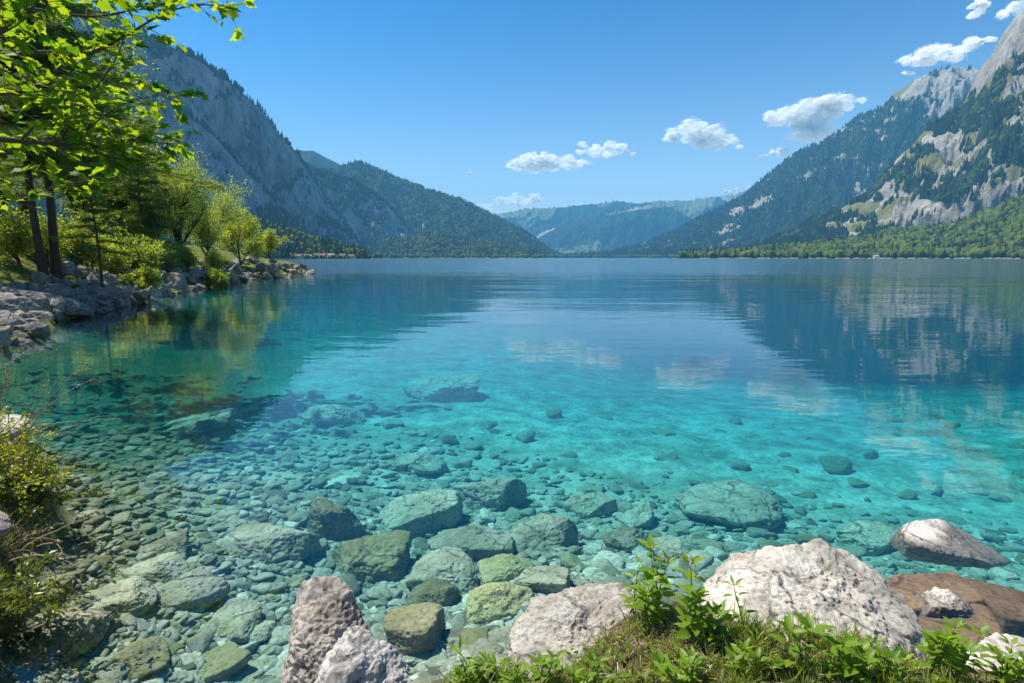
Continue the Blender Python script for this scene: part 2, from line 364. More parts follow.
def mountain(name, crest, prof, NU=420, NV=200, mat=None, seed=1, gully=.10, gfreq=18, rough=.03, label='', mask=None, back=.9, jag=6.0):
    """crest: (px, py, crest range, foot range); a solid flank from the lake to the crest and a back slope behind it"""
    c = np.array(crest, float)
    u = np.linspace(c[0, 0], c[-1, 0], NU)
    cy_, dc, df = [np.interp(u, c[:, 0], c[:, k]) for k in (1, 2, 3)]
    rays = np.array([ray(a, b_) for a, b_ in zip(u, cy_)])
    hd = np.hypot(rays[:, 0], rays[:, 1])
    dirx, diry, el = rays[:, 0] / hd, rays[:, 1] / hd, rays[:, 2] / hd
    # ragged crest
    az = np.arctan2(dirx, diry)
    H = np.maximum(CAM_H + el * dc, 1.0)
    NB = 50
    v = np.concatenate([np.linspace(0, 1, NV), 1 + np.linspace(0, 1, NB + 1)[1:] ** 1.3])
    VV, UU = np.meshgrid(v, np.arange(NU), indexing='ij')
    pr = np.array(prof, float)
    g = np.where(VV <= 1, np.interp(VV, pr[:, 0], pr[:, 1]), np.maximum(1 - (VV - 1) * 1.05, -.05))
    r = np.where(VV <= 1, df[None] + (dc - df)[None] * VV, dc[None] + (VV - 1) * (H * back)[None] * 1.6 + (VV > 1) * 5)
    X = dirx[None] * r; Y = diry[None] * r; Z = g * H[None]
    P = np.stack([X, Y, Z], -1)
    env = np.clip(np.minimum(VV * 5, 1), 0, 1) * np.where(VV <= 1, np.clip((1 - VV) * 4, .12, 1), 1)
    Hm = H[None] * np.ones_like(Z)
    L = np.median(H[H > np.percentile(H, 50)])
    # gullies run downslope: stretch the noise along v
    G = np.stack([az[UU.astype(int)] * gfreq, VV * 1.6, np.zeros_like(VV)], -1) + np.stack([fbm(P / L * 1.5, 3, seed + 9) * .8] * 3, -1)
    gz = 1 - ridged(G, 5, seed)
    rough3 = ridged(P / L * 4.0, 6, seed + 20)
    dz = -env * Hm * gully * gz * 1.6 + env * Hm * rough * (rough3 - .4) * 2
    Z2 = Z + dz
    rad = env * Hm * rough * 2.2 * fbm(P / L * 5, 5, seed + 40)
    if mat is M_CLIFF:      # ledges and bands of strata
        rad = rad + env * L * .045 * (ridged(np.stack([az[UU.astype(int)] * 9, Z / 120. + fbm(P / 300., 3, seed + 70) * .7, 0 * Z], -1), 4, seed + 71) - .5)
    X2 = X + dirx[None] * rad; Y2 = Y + diry[None] * rad
    Zc = Z2 + (np.abs(VV - 1) < .04) * fbm(np.stack([az[UU.astype(int)] * 260, VV * 0, VV * 0], -1), 4, seed + 60) * jag
    Zc = np.where(VV <= 0, -16, Zc); Zc = np.where(VV >= 1.999, -16, Zc)
    P = np.stack([X2, Y2, Zc], -1)
    # slope
    du = np.gradient(P, axis=1); dv = np.gradient(P, axis=0)
    nrm = np.cross(du, dv); nrm /= np.linalg.norm(nrm, axis=-1)[..., None] + 1e-9
    slope = np.abs(nrm[..., 2])
    pxx, pxy = to_px(P)
    fo, me_ = mask(P, VV, slope, Zc / Hm, pxx, pxy, seed)
    # random tilt of the columns closes the ends
    o = mesh_np(name, P.reshape(-1, 3), grid_faces(len(v), NU), mat, None, True, {'forest': fo, 'meadow': me_})
    tag(o, label, 'mountain', kind='structure')
    return dict(P=P, fo=fo, me=me_, VV=VV, nrm=nrm, px=pxx, py=pxy, o=o)

def std_mask(s0=.55, s1=.8, rough=.35, sc=300., lo=.0, mead=-1.0):
    def f(P, VV, slope, h, px, py, seed):
        n = fbm(P / sc, 5, seed + 80)
        fo = sstep(s0, s1, slope + n * rough + lo)
        me_ = np.clip(.5 + mead + fbm(P / sc * .8, 4, seed + 90), 0, 1)
        return fo, me_
    return f

def mask_cliff(P, VV, slope, h, px, py, seed):
    n = fbm(P / 260., 5, seed + 80)
    fo = sstep(.52, .72, slope + n * .75)
    fo = np.maximum(fo, sstep(.24, .10, h + n * .15)); fo = np.maximum(fo, sstep(.94, .985, h + n * .02) * .9)
    return fo, sstep(.1, .5, fbm(P / 150., 4, seed + 3)) * .4
def mask_right(P, VV, slope, h, px, py, seed):
    n = fbm(P / np.array([170., 170., 110.]), 6, seed + 80, .65); n2 = fbm(P / 45., 4, seed + 81, .65)
    diag = pn(np.stack([(px + py * 1.5) / 42., py / 90., px * 0], -1), seed) * .9          # rock ribs run down to the left
    fo = sstep(-.12, .12, n * .62 + n2 * .35 + diag * .7 + .06 - h * .16)
    band_t = np.interp(px, [880, 905, 940, 1000, 1024, 1100], [207, 202, 203, 186, 176, 150])
    band_b = np.interp(px, [880, 905, 940, 1000, 1024, 1100], [214, 226, 228, 212, 200, 176])
    band = sstep(-3, 2, py - band_t + n2 * 5) * sstep(-6, 1, px - 896) 
    fo = fo * (1 - band * (1 - .9 * sstep(.25, .45, n2)))
    top = sstep(60, 35, py - (1024 - px) * .9 + n * 20) * (px > 960)
    fo = fo * (1 - top * .9)
    me_ = sstep(.0, .3, fbm(P / 90., 4, seed + 90) + .16) * (1 - band) * (1 - top * .6)
    return fo, me_
def mask_mid(P, VV, slope, h, px, py, seed):
    n = fbm(P / np.array([300., 300., 170.]), 7, seed + 80, .65); n3 = fbm(P / 70., 4, seed + 81, .65)
    diag = pn(np.stack([(px + py * .9) / 26., py / 60., px * 0], -1), seed) * .9
    fo = sstep(-.12, .12, n * .55 + n3 * .35 + diag * .6 + .30 - sstep(.60, 1.05, h) * .55 * sstep(780, 910, px))
    me_ = sstep(.25, .4, fbm(P / 300., 4, seed + 90) + .1)
    green = sstep(4, -2, np.abs(py - np.interp(px, [620, 690], [252, 243])) ) * (px > 625) * (px < 705)
    fo = fo * (1 - green); me_ = np.maximum(me_, green)
    return fo, me_
def mask_far(P, VV, slope, h, px, py, seed):
    n = fbm(P / 900., 6, seed + 80)
    fo = sstep(-.1, .14, n + .24 - sstep(.75, 1, h) * .35)
    return fo, sstep(.0, .15, fbm(P / 700., 4, seed + 90) + .12)

PROF_CLIFF = [(0, 0), (.22, .10), (.35, .22), (.62, .62), (.8, .85), (.92, .96), (1, 1)]
PROF_LIN = [(0, 0), (.25, .16), (.6, .56), (.85, .88), (1, 1)]
PROF_BAND = [(0, 0), (.28, .13), (.345, .16), (.365, .29), (.6, .55), (.85, .86), (1, 1)]
MT = {}
MT['cliff'] = mountain('mountain', [(-330, -30, 2200, 1930), (-150, -30, 2250, 1980), (-60, -20, 2300, 2030), (60, 2, 2300, 2030), (120, 22, 2300, 2030), (150, 33, 2300, 2030), (175, 44, 2300, 2030), (197, 54, 2320, 2050), (219, 67, 2350, 2080), (240, 86, 2370, 2100), (259, 104, 2400, 2130),
    (269, 115, 2420, 2150), (276, 128, 2450, 2180), (296, 150, 2500, 2230), (312, 176, 2520, 2250), (330, 203, 2540, 2270), (347, 228, 2560, 2290), (362, 248, 2580, 2310), (374, 257, 2600, 2330)],
    PROF_CLIFF, 560, 300, M_CLIFF, 3, .18, 9, .075, 'steep grey limestone mountain rising behind the trees on the left shore', mask_cliff)
MT['buttress'] = mountain('mountain', [(40, 60, 2000, 1770), (120, 70, 2000, 1770), (165, 92, 2000, 1770), (190, 113, 2010, 1780), (212, 130, 2020, 1790), (235, 158, 2030, 1800), (262, 185, 2030, 1800), (285, 215, 2040, 1810), (318, 246, 2050, 1820), (335, 257, 2060, 1830)],
    PROF_CLIFF, 340, 220, M_CLIFF, 8, .15, 16, .06, 'shaded rock buttress standing in front of the steep left mountain', mask_cliff)
MT['pale'] = mountain('mountain', [(240, 130, 5200, 4000), (285, 148, 5200, 4000), (298, 149, 5200, 4000), (312, 150, 5200, 4000), (324, 155, 5200, 4000), (345, 165, 5200, 4000), (380, 187, 5200, 4000), (420, 225, 5200, 4000)],
    PROF_LIN, 200, 120, M_HILL, 12, .10, 20, .03, 'pale rounded wooded summit peeping out behind the steep left mountain', std_mask(.4, .6, .4, 500, .1, -.4))
MT['shoulder'] = mountain('mountain', [(270, 140, 3200, 2870), (290, 150, 3200, 2870), (312, 168, 3200, 2870), (330, 172, 3200, 2870), (354, 180, 3200, 2870), (372, 191, 3200, 2870), (386, 202, 3200, 2870), (400, 219, 3220, 2890), (415, 235, 3250, 2920), (440, 250, 3250, 2920), (470, 257, 3250, 2920)],
    PROF_CLIFF, 300, 180, M_CLIFF, 17, .13, 22, .04, 'rocky wooded shoulder with a blue shaded cliff beside the left mountain', mask_cliff)
MT['hill'] = mountain('mountain', [(290, 190, 4300, 3000), (330, 170, 4300, 3000), (345, 166, 4300, 3000), (352, 162.5, 4300, 3000), (361, 161.5, 4300, 3000), (370, 164.5, 4300, 3000), (378, 169, 4300, 3000), (406, 181, 4300, 3000), (429, 190, 4300, 3000), (450, 196, 4300, 3000), (467, 202, 4300, 3000), (490, 214, 4300, 3000), (514, 225, 4300, 3100), (532, 237, 4300, 3300), (553, 253, 4300, 3600), (562, 257, 4300, 3800)],
    PROF_LIN, 420, 180, M_HILL, 23, .14, 26, .03, 'long dark green wooded ridge running down to the lake at left', std_mask(.30, .55, .5, 350, .12, -.35))
MT['foothill'] = mountain('mountain', [(330, 257, 2900, 2500), (370, 249, 2900, 2500), (388, 241, 2900, 2500), (410, 240, 2900, 2500), (425, 235, 2900, 2500), (440, 231, 2900, 2500), (455, 243, 2900, 2500), (480, 243, 2900, 2500), (509, 246, 2950, 2550), (530, 252, 3000, 2600), (545, 257, 3000, 2700)],
    PROF_LIN, 260, 90, M_HILL, 29, .12, 60, .04, 'low wooded foothills along the left lake edge', std_mask(.1, .2, .3, 120, .5, -.3))
MT['village_hill'] = mountain('mountain', [(60, 205, 1250, 950), (150, 208, 1250, 950), (230, 214, 1250, 950), (258, 222, 1250, 950), (274, 227, 1250, 950), (300, 238, 1260, 960), (337, 249, 1280, 1000), (365, 256, 1300, 1050)],
    PROF_LIN, 260, 90, M_HILL, 31, .10, 30, .03, 'low green hillside above the lakeside village', std_mask(.1, .2, .3, 120, .35, -.2))
MT['far_a'] = mountain('mountain', [(440, 215, 9300, 8000), (470, 214, 9300, 8000), (500, 213, 9300, 8000), (520, 209, 9300, 8000), (537, 207, 9300, 8000), (560, 206, 9300, 8000), (584, 204, 9300, 8000), (612, 200, 9300, 8000), (640, 202, 9300, 8000), (660, 199, 9300, 8000), (678, 200, 9300, 8000), (706, 197, 9300, 8000), (734, 193, 9300, 8000), (800, 180, 9300, 8000)],
    PROF_LIN, 400, 160, M_FAR, 37, .22, 34, .06, 'farthest pale blue mountain range closing the valley', mask_far, jag=60)
MT['far_b'] = mountain('mountain', [(500, 257, 7600, 6500), (528, 243, 7600, 6500), (542, 232, 7600, 6500), (560, 225, 7600, 6500), (575, 221, 7600, 6500), (595, 216, 7600, 6500), (612, 211, 7600, 6500), (636, 207, 7600, 6500), (654, 204, 7600, 6500), (680, 206, 7600, 6500), (706, 215, 7600, 6500), (760, 222, 7600, 6500)],
    PROF_LIN, 400, 160, M_FAR, 41, .22, 34, .06, 'blue wooded mountain with pale meadows at the end of the lake', mask_far, jag=50)
MT['mid'] = mountain('mountain', [(560, 257, 4600, 3900), (600, 254, 4600, 3700), (640, 246, 4600, 3400), (680, 228, 4600, 3200), (705, 214, 4600, 3200), (724, 205, 4600, 3200), (740, 197, 4600, 3200), (765, 176, 4600, 3200), (785, 160, 4600, 3200), (806, 147, 4600, 3200), (830, 137, 4600, 3200), (859, 113, 4600, 3200), (884, 104, 4600, 3200), (896, 88, 4600, 3200), (912, 79, 4600, 3200), (929, 70, 4600, 3200), (941, 69, 4600, 3200), (953, 63, 4600, 3200), (970, 64, 4600, 3200), (985, 66, 4600, 3200), (1010, 80, 4600, 3200), (1060, 100, 4600, 3200)],
    PROF_LIN, 560, 260, M_RIGHT, 47, .16, 22, .035, 'tall wooded mountain with pale rocky summit beyond the right shore', mask_mid)
MT['near_right'] = mountain('mountain', [(690, 257, 2700, 2000), (724, 252, 2700, 1900), (765, 243, 2700, 1900), (806, 224, 2700, 1900), (840, 208, 2700, 1900), (871, 193, 2700, 1900), (888, 168, 2700, 1900), (902, 153, 2700, 1900), (916, 141, 2700, 1900), (929, 124, 2700, 1900), (945, 116, 2700, 1900), (960, 107, 2700, 1900), (970, 88, 2690, 1900), (982, 65, 2680, 1900), (990, 56, 2650, 1900), (998, 43, 2650, 1900), (1006, 28, 2650, 1900), (1013, 18, 2650, 1900), (1040, -2, 2600, 1900), (1100, -30, 2500, 1800), (1180, -32, 2400, 1700), (1300, -20, 2300, 1600)],
    PROF_BAND, 620, 320, M_RIGHT, 53, .11, 22, .03, 'rocky right mountain with pale cliff band and patches of dark forest', mask_right)
MT['wood_hill'] = mountain('mountain', [(680, 257.2, 1900, 1500), (700, 256, 1900, 1480), (740, 253, 1900, 1450), (780, 249, 1900, 1400), (820, 246, 1900, 1400), (850, 243, 1900, 1400), (875, 240, 1900, 1400), (890, 232, 1900, 1400), (915, 232, 1900, 1400), (940, 231, 1900, 1400), (960, 225, 1900, 1400), (985, 216, 1900, 1400), (1004, 207, 1900, 1380), (1024, 199, 1880, 1350), (1080, 172, 1850, 1300), (1180, 140, 1800, 1250), (1300, 120, 1800, 1200)],
    PROF_LIN, 360, 120, M_HILL, 59, .14, 60, .03, 'low bright green wooded hill along the right lake edge', std_mask(.05, .15, .2, 120, .6, -.3))

# ------------------------------------------------------------------ forests: thousands of far trees, one mass per mountain
RNG = np.random.default_rng(7)
def cone_tpl(n=6):
    V = []; F = []
    for (z0, z1, r) in ((.08, .62, .21), (.36, 1.0, .15)):
        b_ = len(V)
        for k in range(n): V.append((r * math.cos(k * 2 * math.pi / n), r * math.sin(k * 2 * math.pi / n), z0))
        V.append((0, 0, z1)); F += [(b_ + k, b_ + (k + 1) % n, b_ + n) for k in range(n)]
    return np.array(V), np.array(F)
def blob_tpl(sub=1, seed=0):
    bm = bmesh.new(); bmesh.ops.create_icosphere(bm, subdivisions=sub, radius=.5)
    V = np.array([v.co[:] for v in bm.verts]); F = np.array([[v.index for v in f.verts] for f in bm.faces]); bm.free()
    V = V * (1 + .5 * pn(V * 3.1 + seed, seed))[:, None]; V[:, 2] = V[:, 2] * 1.15 + .5
    return V, F
CONE = cone_tpl(); BLOBS = [blob_tpl(2, k) for k in range(3)]
def forest(key, label, n, conif, size, mat, vmax=1.03, thr=.45, front_only=True, extra=None, pxr=(-80, 1100)):
    d = MT[key]; P, fo = d['P'], d['fo']
    nv, nu = fo.shape
    a = np.linalg.norm(np.cross(P[1:, :-1] - P[:-1, :-1], P[:-1, 1:] - P[:-1, :-1]), axis=-1)
    w = a * (fo[:-1, :-1] > thr) * (d['VV'][:-1, :-1] < vmax) * (d['VV'][:-1, :-1] > .0) * (d['px'][:-1, :-1] > pxr[0]) * (d['px'][:-1, :-1] < pxr[1])
    w = w.ravel() / w.sum()
    idx = RNG.choice(len(w), n, p=w); i, j = idx // (nu - 1), idx % (nu - 1)
    s, t = RNG.random((n, 1)), RNG.random((n, 1))
    T = P[i, j] * (1 - s) * (1 - t) + P[i + 1, j] * s * (1 - t) + P[i, j + 1] * (1 - s) * t + P[i + 1, j + 1] * s * t
    T[:, 2] -= 1.5
    if extra is not None: T = np.concatenate([T, extra]); n = len(T)
    keep = T[:, 2] > -1.0; T = T[keep]; n = len(T)
    clump = fbm(T / 60., 3, 5)
    con = RNG.random(n) + clump * .8 < conif
    sz = size * RNG.uniform(.65, 1.3, n)
    yaw = RNG.random(n) * 6.28; c, s_ = np.cos(yaw), np.sin(yaw); o_ = np.zeros(n)
    def mats(m, wx, wz):
        k = sz[m]; return np.stack([np.stack([c[m] * k * wx, -s_[m] * k * wx, o_[m]], -1), np.stack([s_[m] * k * wx, c[m] * k * wx, o_[m]], -1), np.stack([o_[m], o_[m], k * wz], -1)], 1)
    tone = np.clip(.5 + clump * .9 + RNG.normal(0, .22, n), 0, 1)
    bg = Bag()
    bg.scatter(*CONE, mats(con, 1.0, 1.15), T[con], tone[con] * .55)
    dec = ~con; which = RNG.integers(0, 3, n)
    for k in range(3):
        m = dec & (which == k)
        bg.scatter(*BLOBS[k], mats(m, .62, .72), T[m], .35 + tone[m] * .65)
    ob = bg.build('forest', mat); tag(ob, label, 'forest', kind='stuff'); return ob
def wood_mat(name, a, b_):
    q = NT(name); pos = q.pos(); n = q.noise(pos, .35, 3)
    c = q.mix(q.attr('tone'), a, b_); c = q.mix(q.math('MULTIPLY', n, .6), c, (.02, .035, .01))
    return q.principled(c, .9, None, .1)
M_WOOD = wood_mat('conifer_wood', (.010, .024, .009), (.06, .095, .022))
M_WOODL = wood_mat('bright_wood', (.016, .032, .005), (.125, .165, .016))
forest('cliff', 'dark spruce forest clinging to the steep left mountain', 7000, .9, 22, M_WOOD)
forest('buttress', 'dark spruce forest on the shaded left buttress', 4000, .9, 22, M_WOOD)
forest('shoulder', 'mixed forest on the rocky left shoulder', 6000, .7, 22, M_WOOD)
forest('hill', 'dark green forest covering the long left ridge', 16000, .6, 26, M_WOODL)
forest('foothill', 'mixed wood on the low left foothills', 6000, .45, 22, M_WOODL)
forest('village_hill', 'mixed wood above the lakeside village', 3500, .5, 18, M_WOODL)
forest('mid', 'dark forest on the tall mountain beyond the right shore', 20000, .9, 24, M_WOOD)
forest('near_right', 'dark spruce forest between the rock patches of the right mountain', 14000, .85, 21, M_WOOD)
forest('wood_hill', 'bright green broadleaved forest along the right lake edge', 9000, .12, 21, M_WOODL)

# ------------------------------------------------------------------ haze
q = NT('haze_mat')
pv = q.n('VolumePrincipled', {'Color': (.17, .58, 1.0), 'Density': 1.0e-4, 'Anisotropy': 0.0})
q.t.links.new(pv.outputs[0], q.out.inputs['Volume'])
HAZE_TOP = max(float(d['P'][..., 2].max()) for d in MT.values()) + 45; print('haze top', HAZE_TOP)
o = box_mesh('haze', (-6500, -200, -41), (6500, 11500, HAZE_TOP), q.m)
tag(o, 'pale blue summer haze in the air over the lake', 'haze', kind='stuff')

def terrain_at(key, px, rng_):
    d = MT[key]; P = d['P']; d_ = ray(px, 257.5); n = math.hypot(d_[0], d_[1]); t = np.array([d_[0] / n * rng_, d_[1] / n * rng_])
    k = np.argmin((P[..., 0] - t[0]) ** 2 + (P[..., 1] - t[1]) ** 2); return float(P.reshape(-1, 3)[k, 2])
# ------------------------------------------------------------------ rocks
def ico(sub):
    bm = bmesh.new(); bmesh.ops.create_icosphere(bm, subdivisions=sub, radius=1)
    V = np.array([v.co[:] for v in bm.verts]); F = np.array([[v.index for v in f.verts] for f in bm.faces]); bm.free()
    return V, F
ICO = {k: ico(k) for k in (2, 3, 4, 5, 6, 7)}
def planes_random(seed, n=13, lo=.68, hi=1.0):
    r = np.random.default_rng(seed); N = r.normal(size=(n, 3)); N /= np.linalg.norm(N, axis=1)[:, None]
    N = np.concatenate([N, np.eye(3), -np.eye(3)]); return N, np.concatenate([r.uniform(lo, hi, n), np.full(6, .98)])
def planes_hull(pts):
    bm = bmesh.new()
    for p in pts: bm.verts.new(p)
    res = bmesh.ops.convex_hull(bm, input=bm.verts); bm.normal_update()
    P = np.array(pts); c = P.mean(0); N = []; h = []
    for f in bm.faces:
        n = np.array(f.normal); d = n @ (np.array(f.verts[0].co) - c)
        if d < 0: n, d = -n, -d
        if f.calc_area() > 1e-6: N.append(n); h.append(max(d, .01))
    bm.free(); return np.array(N), np.array(h), c
def rock_shape(sub, N, h, p=10.0, rough=.05, pits=.0, seed=0, scale=(1, 1, 1), freq=1.0):
    D, F = ICO[sub]
    k = np.maximum(D @ N.T, 0) / h[None]
    r = (k ** p).sum(1) ** (-1 / p)
    V = D * r[:, None] * np.array(scale)
    L = np.abs(V).max(0).mean(); Q = V / L
    n1 = fbm(Q * 1.3 * freq, 3, seed); n2 = ridged(Q * 2.6 * freq + fbm(Q * 2, 2, seed + 5)[:, None] * .5, 5, seed + 7) - .5
    st = fbm(Q * np.array([2.5, 2.5, 9.0]) * freq, 4, seed + 13)
    dn = rough * (n1 * 1.2 + n2 * .55 + st * .45)
    if pits: 
        pt = fbm(Q * 7 * freq, 3, seed + 17); dn = dn - pits * sstep(.12, .5, pt) + rough * .3 * fbm(Q * 16 * freq, 3, seed + 19)
    dirn = V / (np.linalg.norm(V, axis=1)[:, None] + 1e-9)
    return V + dirn * (dn * L)[:, None], F
def rock_mat(name, base, dark, light, wet=True, moss=0.0, sc=6.0, bump=.9, bd=.02):
    q = NT(name); oi = q.n('ObjectInfo'); ob = q.obj(); pos = q.pos()
    off = q.n('VectorMath', {0: ob, 1: q.n('CombineXYZ', {0: q.math('MULTIPLY', oi.outputs['Random'], 40.0)}).outputs[0]}, operation='ADD').outputs[0]
    v = off if name != 'hero_rock' else pos
    n1 = q.noise(v, sc * .35, 6, .6, .5); n2 = q.noise(v, sc * 1.6, 9, .72, .3); n3 = q.noise(v, sc * 7, 8, .75)
    vo = q.n('TexVoronoi', {'Vector': q.n('VectorMath', {0: v, 1: (0, 0, 0)}, operation='ADD').outputs[0], 'Scale': sc * 3.4}, feature='F1').outputs['Distance']
    c = q.mix(q.ramp(n1, [(.38, 0), (.62, 1)]), base, light)
    c = q.mix(q.ramp(n2, [(.30, 1), (.46, 0)]), c, dark)
    c = q.mix(q.ramp(n3, [(.34, .75), (.5, 0)]), c, dark)
    c = q.mix(q.ramp(n3, [(.58, 0), (.75, .6)]), c, light)
    lich = q.ramp(q.noise(v, sc * .9, 5, .6), [(.58, 0), (.66, .45)])
    c = q.mix(lich, c, (.30, .24, .12))
    if moss: 
        nz = q.n('SeparateXYZ', {0: q.n('NewGeometry').outputs['Normal']}).outputs[2]
        c = q.mix(q.math('MULTIPLY', q.ramp(q.math('ADD', q.math('MULTIPLY', nz, .35), q.noise(v, sc * .6, 6)), [(.62, 0), (.8, 1)]), moss), c, (.20, .19, .035))
    rnd = q.math('ADD', q.math('MULTIPLY', oi.outputs['Random'], .5), .75)
    c = q.mix(1.0, c, q.n('CombineXYZ', {0: rnd, 1: rnd, 2: rnd}).outputs[0], 'MULTIPLY')
    ro = .88
    if wet:
        z = q.n('SeparateXYZ', {0: pos}).outputs[2]
        wz = q.ramp(q.math('ADD', z, q.math('MULTIPLY', n1, .10)), [(.045, 1), (.085, 0)])
        c = q.mix(q.math('MULTIPLY', wz, .65), c, (.075, .055, .03)); ro = q.math('SUBTRACT', .88, q.math('MULTIPLY', wz, .5))
    ck = q.n('TexVoronoi', {'Vector': q.n('VectorMath', {0: v, 1: q.n('VectorMath', {0: q.n('TexNoise', {'Vector': v, 'Scale': sc * .8, 'Detail': 5}).outputs['Color'], 1: (.22, .22, .22)}, operation='MULTIPLY').outputs[0]}, operation='ADD').outputs[0], 'Scale': sc * .32}, feature='DISTANCE_TO_EDGE').outputs['Distance']
    ckm = q.math('MULTIPLY', q.ramp(ck, [(.0, 1), (.035, 0)]), q.ramp(n2, [(.42, 0), (.56, 1)]))
    c = q.mix(q.math('MULTIPLY', ckm, .8), c, (.05, .04, .03))
    stain = q.ramp(q.noise(q.mapping(v, (1, 1, .3)), sc * .5, 6, .65, 1.0), [(.50, 0), (.68, .5)])
    c = q.mix(stain, c, dark)
    h = q.math('ADD', q.math('MULTIPLY', ckm, -1.2), q.math('MULTIPLY', n2, .6))
    h = q.math('ADD', h, q.math('ADD', q.math('MULTIPLY', n3, .35), q.math('MULTIPLY', vo, .25)))
    return q.principled(c, ro, q.bump(h, q.math('MULTIPLY', q.ramp(n1, [(.35, .35), (.65, 1)]), bump * .85), bd), .25)
M_HERO = rock_mat('hero_rock', (.38, .34, .29), (.09, .075, .058), (.64, .59, .52), sc=7.0, bump=1.0, bd=.03)
M_GREY = rock_mat('grey_rock', (.32, .295, .27), (.08, .07, .06), (.56, .52, .48), sc=7.0, bump=1.0, bd=.03)
M_BROWN = rock_mat('brown_rock', (.235, .195, .16), (.06, .048, .038), (.42, .37, .32), sc=7.0, bump=1.0, bd=.025)
M_SHORE = rock_mat('shore_rock', (.19, .17, .15), (.05, .042, .035), (.36, .33, .30), sc=3.0, bd=.05)
M_BED = rock_mat('bed_rock', (.35, .31, .235), (.10, .09, .06), (.54, .50, .40), wet=False, sc=6.0, moss=.2, bd=.035)
M_BEDB = rock_mat('bed_rock_brown', (.24, .19, .11), (.07, .055, .03), (.40, .34, .22), wet=False, sc=6.0, moss=.35, bd=.035)
M_BEDY = rock_mat('bed_rock_moss', (.32, .28, .16), (.09, .08, .04), (.48, .42, .22), wet=False, sc=6.0, moss=.3, bd=.035)
M_SLAB = rock_mat('wet_slab', (.15, .085, .042), (.04, .024, .013), (.25, .165, .09), wet=False, sc=5.0, bd=.02)

def W(p): return at_y(p[0], p[1], p[2]) if len(p) == 3 else np.array(p[:3], float)      # (px, py, distance) or (x, y, z, 'w')
def hull_rock(name, pts, mat, label, cat='boulder', sub=7, rough=.05, pits=.03, seed=1, p=42, freq=1.0, group=None, jit=1.7):
    PT = np.array([W(t) for t in pts]); N, h, c = planes_hull(PT)
    r_ = np.random.default_rng(seed); C = r_.normal(size=(34, 3)); C /= np.linalg.norm(C, axis=1)[:, None]
    hc = ((PT - c) @ C.T).max(0) * r_.uniform(.88, 1.0, 34)          # chips knocked off the corners
    N, h = np.concatenate([N, C]), np.concatenate([h, hc])
    V, F = rock_shape(sub, N, h, 60, rough * jit, pits, seed, (1, 1, 1), freq)
    o = mesh_np(name, V, F, mat, smooth=True); o.location = c
    return tag(o, label, cat, group)
hull_rock('boulder', [(702, 622, 2.42), (790, 652, 2.26), (880, 655, 2.3), (938, 648, 2.45), (708, 590, 2.72), (716, 570, 2.86), (737, 549, 3.0), (790, 534, 3.02), (812, 536, 3.02), (840, 549, 2.98), (880, 574, 2.85), (905, 593, 2.75), (925, 620, 2.62),
    (775, 572, 2.70), (850, 590, 2.60), (1.0, 3.3, -.25, 'w'), (2.1, 3.2, -.3, 'w'), (1.3, 2.3, -.1, 'w'), (2.0, 2.3, -.1, 'w')], M_HERO,
    'largest pale grey boulder with pitted face behind the weeds', rough=.06, pits=.035, seed=3)
hull_rock('boulder', [(507, 650, 2.48), (515, 676, 2.36), (590, 690, 2.26), (650, 672, 2.34), (514, 622, 2.62), (536, 601, 2.78), (583, 584, 2.86), (610, 578, 2.9), (636, 579, 2.9), (655, 600, 2.8), (560, 625, 2.58),
    (.0, 3.05, -.3, 'w'), (.6, 3.05, -.3, 'w'), (.0, 2.35, -.1, 'w'), (.6, 2.3, -.1, 'w')], M_HERO,
    'pale cream boulder half covered by soil beside tall weeds', rough=.05, pits=.03, seed=11)
hull_rock('boulder', [(300, 574, 2.62), (318, 568, 2.66), (340, 570, 2.66), (346, 588, 2.6), (294, 622, 2.46), (297, 660, 2.36), (352, 606, 2.56), (378, 632, 2.5), (384, 655, 2.45), (330, 700, 2.2),
    (-1.15, 2.8, -.4, 'w'), (-.65, 2.75, -.4, 'w'), (-1.1, 2.25, -.4, 'w'), (-.65, 2.3, -.4, 'w')], M_BROWN,
    'brown upright boulder rising from shallow water behind a grey rock', rough=.06, pits=.025, seed=21)
hull_rock('boulder', [(334, 640, 2.22), (346, 618, 2.3), (362, 623, 2.3), (385, 634, 2.3), (404, 650, 2.28), (414, 672, 2.22), (420, 710, 2.1), (308, 694, 2.04), (300, 720, 1.95), (360, 660, 2.12),
    (-.85, 2.3, -.4, 'w'), (-.4, 2.3, -.4, 'w'), (-.9, 1.85, -.4, 'w'), (-.4, 1.85, -.4, 'w')], M_GREY,
    'grey jagged rock at the bottom edge leaning on the brown boulder', rough=.06, pits=.03, seed=32)
hull_rock('boulder', [(902, 527, 4.0), (912, 519, 4.05), (935, 517, 4.1), (950, 523, 4.1), (985, 541, 4.0), (1017, 562, 3.85), (1000, 569, 3.7), (985, 562, 3.66), (935, 552, 3.7), (906, 541, 3.8), (940, 545, 3.74),
    (2.86, 3.86, -.18, 'w'), (3.34, 3.74, -.18, 'w'), (2.95, 4.2, -.2, 'w'), (3.45, 4.05, -.2, 'w')], M_HERO,
    'pointed grey boulder alone in the shallows at the right', rough=.05, pits=.03, seed=41, jit=1.0)
hull_rock('rock', [(923, 590, 3.15), (940, 586, 3.2), (960, 592, 3.18), (972, 602, 3.1), (965, 610, 3.0), (935, 606, 3.0), (2.3, 3.0, -.2, 'w'), (2.7, 3.0, -.2, 'w'), (2.4, 3.3, -.2, 'w'), (2.75, 3.3, -.2, 'w')], M_HERO,
    'small speckled rock poking out between the brown wet slabs', 'rock', sub=6, rough=.08, pits=.04, seed=52)
